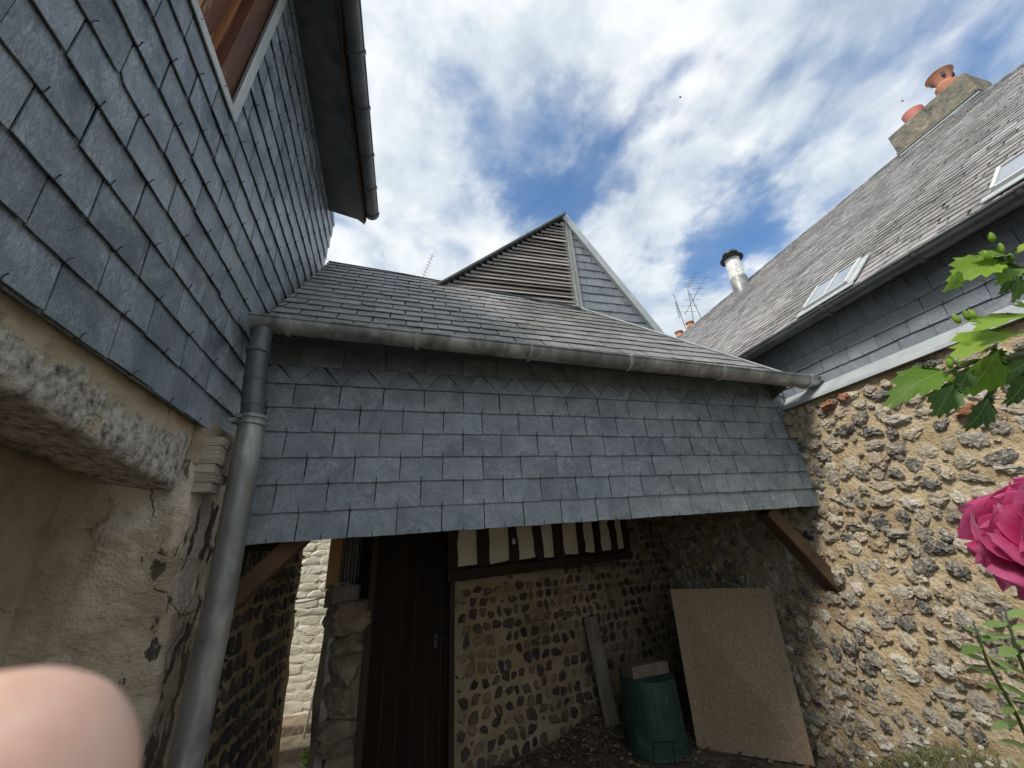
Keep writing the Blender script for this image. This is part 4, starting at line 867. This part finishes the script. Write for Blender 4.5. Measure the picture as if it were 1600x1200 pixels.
br_ = [[root, root.lerp(crown, .5) + V((.05, 0, 0)), crown], [crown, cam_pt(1640, 455, .62), cam_pt(1592, 418, .60), cam_pt(1555, 400, .58)], [crown, cam_pt(1640, 545, .6), cam_pt(1580, 560, .58), cam_pt(1520, 565, .57), cam_pt(1478, 582, .56)], [cam_pt(1580, 560, .58), cam_pt(1550, 610, .58), cam_pt(1535, 640, .58)]]
for i, p in enumerate(br_): MB().tube(p, [.008 if i == 0 else .004] * (len(p) - 1) + [.0022], 8).build('branch', 'stem', hb, smooth=True)
LV = [leaf_mesh(i, 1.0, droop=.15 + .25 * (i % 3)).mesh('leaf', 'leaf', True) for i in range(5)]
LD = [leaf_mesh(i + 9, 1.0, droop=.3).mesh('leaf', 'leaf_dark', True) for i in range(3)]
rg = random.Random(8)
def put_leaf(px, py, dep, tipx, tipy, size, facing=-.9, roll=0.0, dark=False, tipdep=None):
    b = cam_pt(px, py, dep); e = cam_pt(tipx, tipy, tipdep or dep - .01); x = (e - b).normalized(); nrm = (-F_ * abs(facing) + V((0, 0, 1)) * (1 - abs(facing)) + R_ * roll); nrm = (nrm - x * nrm.dot(x)).normalized(); y = nrm.cross(x)
    s = (e - b).length * size * .88
    o = link('leaf', rg.choice(LD if dark else LV), hb); o.matrix_basis = Matrix(((x.x * s, y.x * s, nrm.x * s, b.x), (x.y * s, y.y * s, nrm.y * s, b.y), (x.z * s, y.z * s, nrm.z * s, b.z), (0, 0, 0, 1)))
for a in [(1560, 545, .56, 1535, 630, .95, .9, .1), (1475, 580, .56, 1405, 590, 1.0, .45, .2), (1490, 600, .56, 1465, 645, 1.0, .6, -.3, True), (1545, 620, .57, 1530, 672, 1.05, .7, .2, True),
          (1600, 520, .57, 1470, 512, .8, .35, .0), (1620, 490, .56, 1520, 500, .95, .3, .1), (1560, 405, .58, 1488, 430, .95, .5, .2), (1500, 425, .575, 1492, 455, .9, .7, .3), (1575, 400, .58, 1535, 385, .9, .5, -.2), (1590, 395, .58, 1610, 375, 1.0, .5, .1),
          (1600, 420, .58, 1560, 425, .9, .4, .1), (1590, 430, .6, 1600, 470, 1.0, .6, .1, True), (1580, 430, .6, 1575, 460, .9, .8, .1, True), (1620, 560, .6, 1560, 590, .9, .6, .2, True), (1610, 580, .59, 1590, 640, .9, .7, .1, True), (1640, 500, .58, 1600, 470, 1.1, .5, .2), (1600, 545, .57, 1640, 560, 1.2, .5, .2), (1500, 570, .56, 1480, 550, .8, .5, .1), (1515, 575, .56, 1500, 620, .8, .6, .1, True)]: put_leaf(*a)
for k in range(34):                                   # the rest of the shrub, beyond the right edge
    tt = rg.uniform(.25, 1.0); c0 = root.lerp(crown, tt) + V((rg.uniform(.0, .22), rg.uniform(-.12, .12), rg.uniform(-.05, .10))); dv = V((rg.uniform(-.2, 1), rg.uniform(-.8, .6), rg.uniform(-.5, .5))).normalized()
    if k % 3 == 0: MB().tube([root.lerp(crown, tt), c0], [.003, .0018], 6).build('branch', 'stem', hb, smooth=True)
    d0 = c0 - CAM; e0 = d0 + dv * .1
    if min(d0.dot(R_) / max(.05, d0.dot(F_)), e0.dot(R_) / max(.05, e0.dot(F_))) < 1.48 and d0.dot(F_) > 0: continue
    nr = (V((0, 0, 1)) + V((rg.uniform(-.5, .5), rg.uniform(-.5, .5), 0))).normalized(); nr = (nr - dv * nr.dot(dv)).normalized(); yv = nr.cross(dv); sz = rg.uniform(.06, .10)
    o = link('leaf', rg.choice(LV + LD), hb); o.matrix_basis = Matrix(((dv.x * sz, yv.x * sz, nr.x * sz, c0.x), (dv.y * sz, yv.y * sz, nr.y * sz, c0.y), (dv.z * sz, yv.z * sz, nr.z * sz, c0.z), (0, 0, 0, 1)))
for (x, y) in [(1500, 505), (1515, 500), (1525, 498), (1485, 575), (1500, 590), (1492, 600), (1565, 395), (1552, 378), (1580, 410), (1545, 408), (1570, 425)]:
    p = cam_pt(x, y, .57); q = p + V((rg.uniform(-.4, .4), rg.uniform(-.3, .3), 1)).normalized() * .017
    MB().tube([p, p.lerp(q, .3), p.lerp(q, .7), q], [.002, .0042, .0034, .0008], 8).build('bud', 'leaf', hb, smooth=True)
# big pink double flower
fc = cam_pt(1672, 850, .50); fdir = (-F_ * .75 - R_ * .45 + U_ * .35).normalized(); fa = fdir.orthogonal().normalized(); fb2 = fdir.cross(fa)
flw = thing('pink_flower', 'large magenta-pink double bloom at the right edge', 'flower', (1.7, .1, .45))
gbase = V((1.72, .12, .47))
MB().tube([gbase, gbase.lerp(fc, .5) + V((.06, 0, .03)), fc - fdir * .05, fc - fdir * .01], [.006, .005, .005, .004], 8).build('stem', 'stem', flw, smooth=True)
def petal_mat():
    m, t = new_mat('pink_petal'); r, p, wp = rnd(t)
    d = t.math('ADD', t.math('MULTIPLY', t.vmath('DISTANCE', wp, tuple(fc)), 9.0), t.math('MULTIPLY', t.math('SUBTRACT', t.noise(p, 40, 4, .6), .5), .5))
    c = t.ramp(t.math('ADD', d, t.math('MULTIPLY', t.math('SUBTRACT', r, .5), .28)), [(.15, (.40, .010, .10)), (.55, (.60, .04, .19)), (.95, (.84, .22, .46))])
    b = t.n('ShaderNodeBsdfPrincipled', {'Base Color': c, 'Roughness': .6, 'Specular IOR Level': .25, 'Sheen Weight': .5, 'Sheen Roughness': .4, 'Normal': t.n('ShaderNodeBump', {'Height': t.noise(t.vmath('MULTIPLY', p, (1, 1, .3)), 160, 3, .6), 'Strength': .35, 'Distance': .002}).outputs[0]})
    tr = t.n('ShaderNodeBsdfTranslucent', {'Color': c}); t.n('ShaderNodeOutputMaterial', {0: t.n('ShaderNodeMixShader', {0: .42, 1: b.outputs[0], 2: tr.outputs[0]}).outputs[0]}); return m
M['petal'] = petal_mat()
rg = random.Random(5)
def petal(ang, open_, rad, wid, ruf, seed):
    mb = MB(); nu, nv = 14, 10; vs = []
    rdir = fa * math.cos(ang) + fb2 * math.sin(ang); tdir = fdir.cross(rdir)
    for j in range(nv + 1):
        s = (0, .15, .3, .45, .58, .68, .77, .85, .92, .97, 1.0)[j]; w = wid * 1.3 * (.3 + .7 * min(1, s / .6) ** .7) * (1 if s < .58 else max(.02, 1 - ((s - .58) / .42) ** 2) ** .5)
        th = open_ * (s ** .8); 
        for i in range(nu + 1):
            q = (i / nu - .5) * 2; cup = .16 * wid * q * q
            c = fc + rdir * rad * s * math.sin(th * .5 + open_ * .35) + fdir * rad * s * math.cos(th * .6 + open_ * .3) * .75
            p = c + rdir * rad * .07 * s * math.sin(q * 4.2 + seed) + fdir * rad * .10 * max(0, s - .7) * math.cos(q * 3 + seed) * 3 + tdir * q * w * .5 + (fdir * .9 - rdir * .12) * cup + fdir * ruf * s * s * math.sin(q * 5.5 + seed) + rdir * ruf * .8 * s * s * math.cos(q * 7 + seed * 2)
            vs.append(p)
    W1 = nu + 1; mb.add(vs, [(j * W1 + i, j * W1 + i + 1, (j + 1) * W1 + i + 1, (j + 1) * W1 + i) for j in range(nv) for i in range(nu)])
    mb.build('petal', 'petal', flw, smooth=True)
for ring, (cnt, op, rad, wid) in enumerate([(8, 2.15, .088, .085), (8, 1.75, .090, .080), (8, 1.35, .086, .072), (7, .95, .078, .062), (6, .55, .066, .052), (4, .2, .055, .04)]):
    for k in range(cnt): petal(k * 2 * math.pi / cnt + ring * .41 + rg.uniform(-.15, .15), op * rg.uniform(.93, 1.07), rad * rg.uniform(.92, 1.06), wid * rg.uniform(.9, 1.1), .0055, rg.uniform(0, 6))
# pale weed stems at lower right
def sprig(label, pts, dep, seed, n):
    rg = random.Random(seed); path = [cam_pt(x, y, d) for x, y, d in pts]
    foot = V((path[0].x + .1, path[0].y + .1, ground_z(path[0].x + .1, path[0].y + .1)))
    w = thing('weed_sprig', label, 'plant', foot, 'pale weeds at the right wall')
    MB().tube([foot] + path, [.004] * len(path) + [.0015], 6).build('stem', 'stem', w, smooth=True)
    for i in range(n):
        tt = i / n * (len(path) - 1); k = int(tt); p = path[k].lerp(path[min(k + 1, len(path) - 1)], tt - k)
        s = rg.uniform(.045, .075); side = 1 if i % 2 else -1; x = (R_ * side * rg.uniform(.5, 1) + U_ * rg.uniform(-.3, .5) - F_ * rg.uniform(-.3, .5)).normalized(); nr = (V((0, 0, 1)) - F_ * .6 + V((rg.uniform(-.3, .3), rg.uniform(-.3, .3), 0))).normalized(); nr = (nr - x * nr.dot(x)).normalized(); y = nr.cross(x) * .45
        vs = []
        for q, wd in ((0, .02), (.25, .32), (.55, .40), (.8, .22), (1, .0)):
            vs += [p + x * s * q + y * s * wd - nr * s * .2 * q * q, p + x * s * q - y * s * wd - nr * s * .2 * q * q]
        MB().add(vs, [(2 * j, 2 * j + 1, 2 * j + 3, 2 * j + 2) for j in range(4)]).build('leaf', 'leaf_pale', w)
sprig('pale green weed stem before the wall, left of the two at the right edge', [(1620, 1190, 1.05), (1590, 1120, 1.05), (1545, 1040, 1.06), (1520, 970, 1.08)], 1, 3, 20)
sprig('taller pale green weed stem at the extreme right edge below the flower', [(1660, 1150, .95), (1620, 1090, .95), (1590, 1020, .95), (1570, 955, .97)], 1, 6, 20)
# grass bank and daisies
gm = MB(); rg = random.Random(12)
for i in range(5200):
    x, y = rg.uniform(2.65, 3.27), rg.uniform(.8, 2.95)
    z = ground_z(x, y); h2 = rg.uniform(.02, .08) * (.5 + .8 * min(1, max(0, (3.1 - y)))); a = rg.uniform(0, 6.28); d = V((math.cos(a), math.sin(a), 0)); o = V((x, y, z - .005)); tp = o + V((rg.gauss(0, .03), rg.gauss(0, .03), h2))
    gm.add([o - d * .0025, o + d * .0025, o.lerp(tp, .6) + d * .002 + V((0, 0, h2 * .1)), tp], [(0, 1, 2, 3)])
tag(gm.build('grass', 'grass', kind='stuff'), 'short dry grass on the bank at the foot of the flint wall', 'grass')
ds = MB()
for k in range(11):
    a0 = 2 * math.pi * k / 11; ds.add([(0, 0, .004), (math.cos(a0 - .2) * .014, math.sin(a0 - .2) * .014, .003), (math.cos(a0) * .017, math.sin(a0) * .017, .001), (math.cos(a0 + .2) * .014, math.sin(a0 + .2) * .014, .003)], [(0, 1, 2, 3)])
ds.tube([(0, 0, -.13), (0, 0, .002)], .0012, 4); ds.lathe([(.006, 0), (.005, .006), (.001, .008)], (0, 0, .002), 8)
dm = ds.mesh('daisy', 'daisy')
for i in range(46):
    y = rg.uniform(1.9, 2.9); x = rg.uniform(2.95, 3.24); o = link('daisy', dm); z = ground_z(x, y)
    o.matrix_basis = Matrix.Translation((x, y, z + rg.uniform(.08, .15))) @ Matrix.Rotation(rg.uniform(-.6, .6), 4, 'X') @ Matrix.Rotation(rg.uniform(-.9, .1), 4, 'Y') @ Matrix.Scale(rg.uniform(.7, 1.05), 4)
    tag(o, 'tiny white daisy in the grass at the foot of the flint wall', 'daisy', 'daisies on the grass bank')

# ================================================================== far things on the skyline
fh = thing('distant_house', 'roof behind the right house carrying two tall clay chimney pots', 'house', (11, 12.5, 0))
MB().box((9.6, 11.6, 0), (13.5, 14.5, 8.2)).build('wall', 'plaster', fh)
MB().prism([(9.4, 8.2), (13.7, 8.2), (11.55, 9.3)], (0, 11.5, 0), (1, 0, 0), (0, 0, 1), (0, 3.2, 0)).build('roof', 'roof_tile', fh)
def px_at(x, y, Y): d = R_ * ((x - 800) / 602) + U_ * (-(y - 600) / 602) + F_; return CAM + d * (Y / d.y)
stk = MB().box((10.2, 11.8, 8.0), (11.9, 12.3, 9.35)).build('chimney_stack', 'brick', fh)
for (x, y, s) in ((1063, 528, 1.0), (1080, 513, 1.0)):
    p = px_at(x, y, 12.0); pt2 = smooth_edges(MB().lathe([(.16, -.6), (.15, .0), (.17, .02), (.17, .05), (.14, .07), (.13, .22), (.18, .25), (.18, .29), (.10, .30)], p, 16).build('chimney_pot', 'pot', fh))
def yagi(name, label, mast0, mast1, boom0, boom1, n, elen, edir, rad=.016):
    w = thing(name, label, 'antenna', mast0, 'television aerials on the skyline'); MB().tube([mast0, mast1], rad * 1.2, 6).build('mast', 'steel', w)
    bm_ = MB().tube([boom0, boom1], rad, 6).build('boom', 'steel', w); ed = V(edir).normalized()
    for k in range(n): c = boom0.lerp(boom1, (k + .5) / n); MB().tube([c - ed * elen * (1 - .5 * k / n), c + ed * elen * (1 - .5 * k / n)], rad * .55, 5).build('element', 'steel', w)
    return w
Yd = 12.2
yagi('aerial', 'aerial with a crossing boom rising beside the far clay chimney pots', px_at(1103, 505, Yd) + V((0, 0, -.6)), px_at(1074, 452, Yd), px_at(1070, 492, Yd), px_at(1104, 430, Yd), 7, .42, R_ * 1 + U_ * .05)
yagi('aerial', 'aerial with a wire reflector pointing up right of centre', px_at(1076, 455, Yd) + V((0, .3, -2.4)), px_at(1075, 453, Yd + .3), px_at(1074, 450, Yd), px_at(1089, 424, Yd), 8, .2, R_ * 1 + U_ * .1)
yagi('aerial', 'slim upright aerial mast left of the far clay chimney pots', px_at(1076, 520, Yd) + V((0, 0, -.8)), px_at(1052, 459, Yd), px_at(1062, 497, Yd), px_at(1056, 472, Yd), 6, .12, R_ * 1 - U_ * .2)
lm = px_at(657, 442, 11.0)
yagi('aerial', 'lone aerial standing above the slate roof ridge left of the gable', lm + V((0, 0, -9.0)), lm, lm, px_at(676, 398, 11.0), 9, .13, R_ * 1 + U_ * -.6, .014)
bird = MB().add([(-.12, 0, .02), (0, .05, 0), (.12, 0, .02), (0, -.07, 0), (0, 0, -.03)], [(0, 3, 1), (1, 3, 2), (0, 4, 3), (3, 4, 2)]).mesh('bird', 'metal_dark')
for (x, y, D, lb) in ((1063, 152, 26, 'tiny dark bird high in the sky above the gable'), (1410, 158, 26, 'tiny dark bird in the sky left of the chimney')):
    o = tag(link('bird', bird), lb, 'bird', 'birds in the sky'); o.matrix_basis = Matrix.Translation(cam_pt(x, y, D))
bird2 = px_at(1046, 528, 12.0)

# ================================================================== the fingertip at the lens
def hand():
    bm = bmesh.new(); C = lambda x, y, z: CAM + R_ * x + U_ * y + F_ * z
    chains = [
        [(-.0980, -.0760, .027, .0130), (-.0710, -.0555, .0290, .0130), (-.0495, -.0398, .0300, .0131), (-.0352, -.0292, .0302, .0122)],           # the finger in view
        [(-.118, -.100, .040, .0105), (-.092, -.098, .052, .0098), (-.070, -.090, .058, .0092), (-.056, -.080, .056, .0082)],
        [(-.124, -.118, .046, .0102), (-.100, -.122, .060, .0095), (-.078, -.116, .066, .0088), (-.064, -.106, .064, .0080)],
        [(-.130, -.136, .050, .0092), (-.110, -.142, .060, .0086), (-.092, -.138, .064, .0080), (-.080, -.130, .063, .0072)],
        [(-.118, -.085, -.012, .0120), (-.094, -.070, -.022, .0112), (-.074, -.060, -.026, .0105), (-.060, -.052, -.026, .0090)]]
    palm = [(-.150, -.125, .018, .027), (-.133, -.105, .020, .024), (-.120, -.090, .022, .018)]
    wrist = [(-.19, -.19, .0, .028), (-.26, -.30, -.05, .035), (-.34, -.44, -.12, .042)]
    verts = []; edges = []; rad = []
    def addv(p): verts.append(C(*p[:3])); rad.append(p[3]); return len(verts) - 1
    pi = [addv(p) for p in palm]; edges += [(pi[0], pi[1]), (pi[1], pi[2])]
    prev = pi[0]
    for w in wrist: k = addv(w); edges.append((prev, k)); prev = k
    for ci, ch_ in enumerate(chains):
        prev = pi[2] if ci == 0 else (pi[1] if ci in (1, 4) else pi[0])
        for p in ch_: k = addv(p); edges.append((prev, k)); prev = k
    me = bpy.data.meshes.new('person'); me.from_pydata(verts, edges, []); o = link('person', me); me.materials.append(M['skin'])
    sk = o.modifiers.new('skin', 'SKIN'); sk.use_smooth_shade = True; me.skin_vertices.new() if not me.skin_vertices else None
    for i, r in enumerate(rad): me.skin_vertices[0].data[i].radius = (r, r); me.skin_vertices[0].data[i].use_root = (i == 0)
    sb = o.modifiers.new('sub', 'SUBSURF'); sb.levels = 3; sb.render_levels = 3
    return tag(o, 'blurred pink fingertip of the person with the camera at bottom left corner', 'person')
hand()
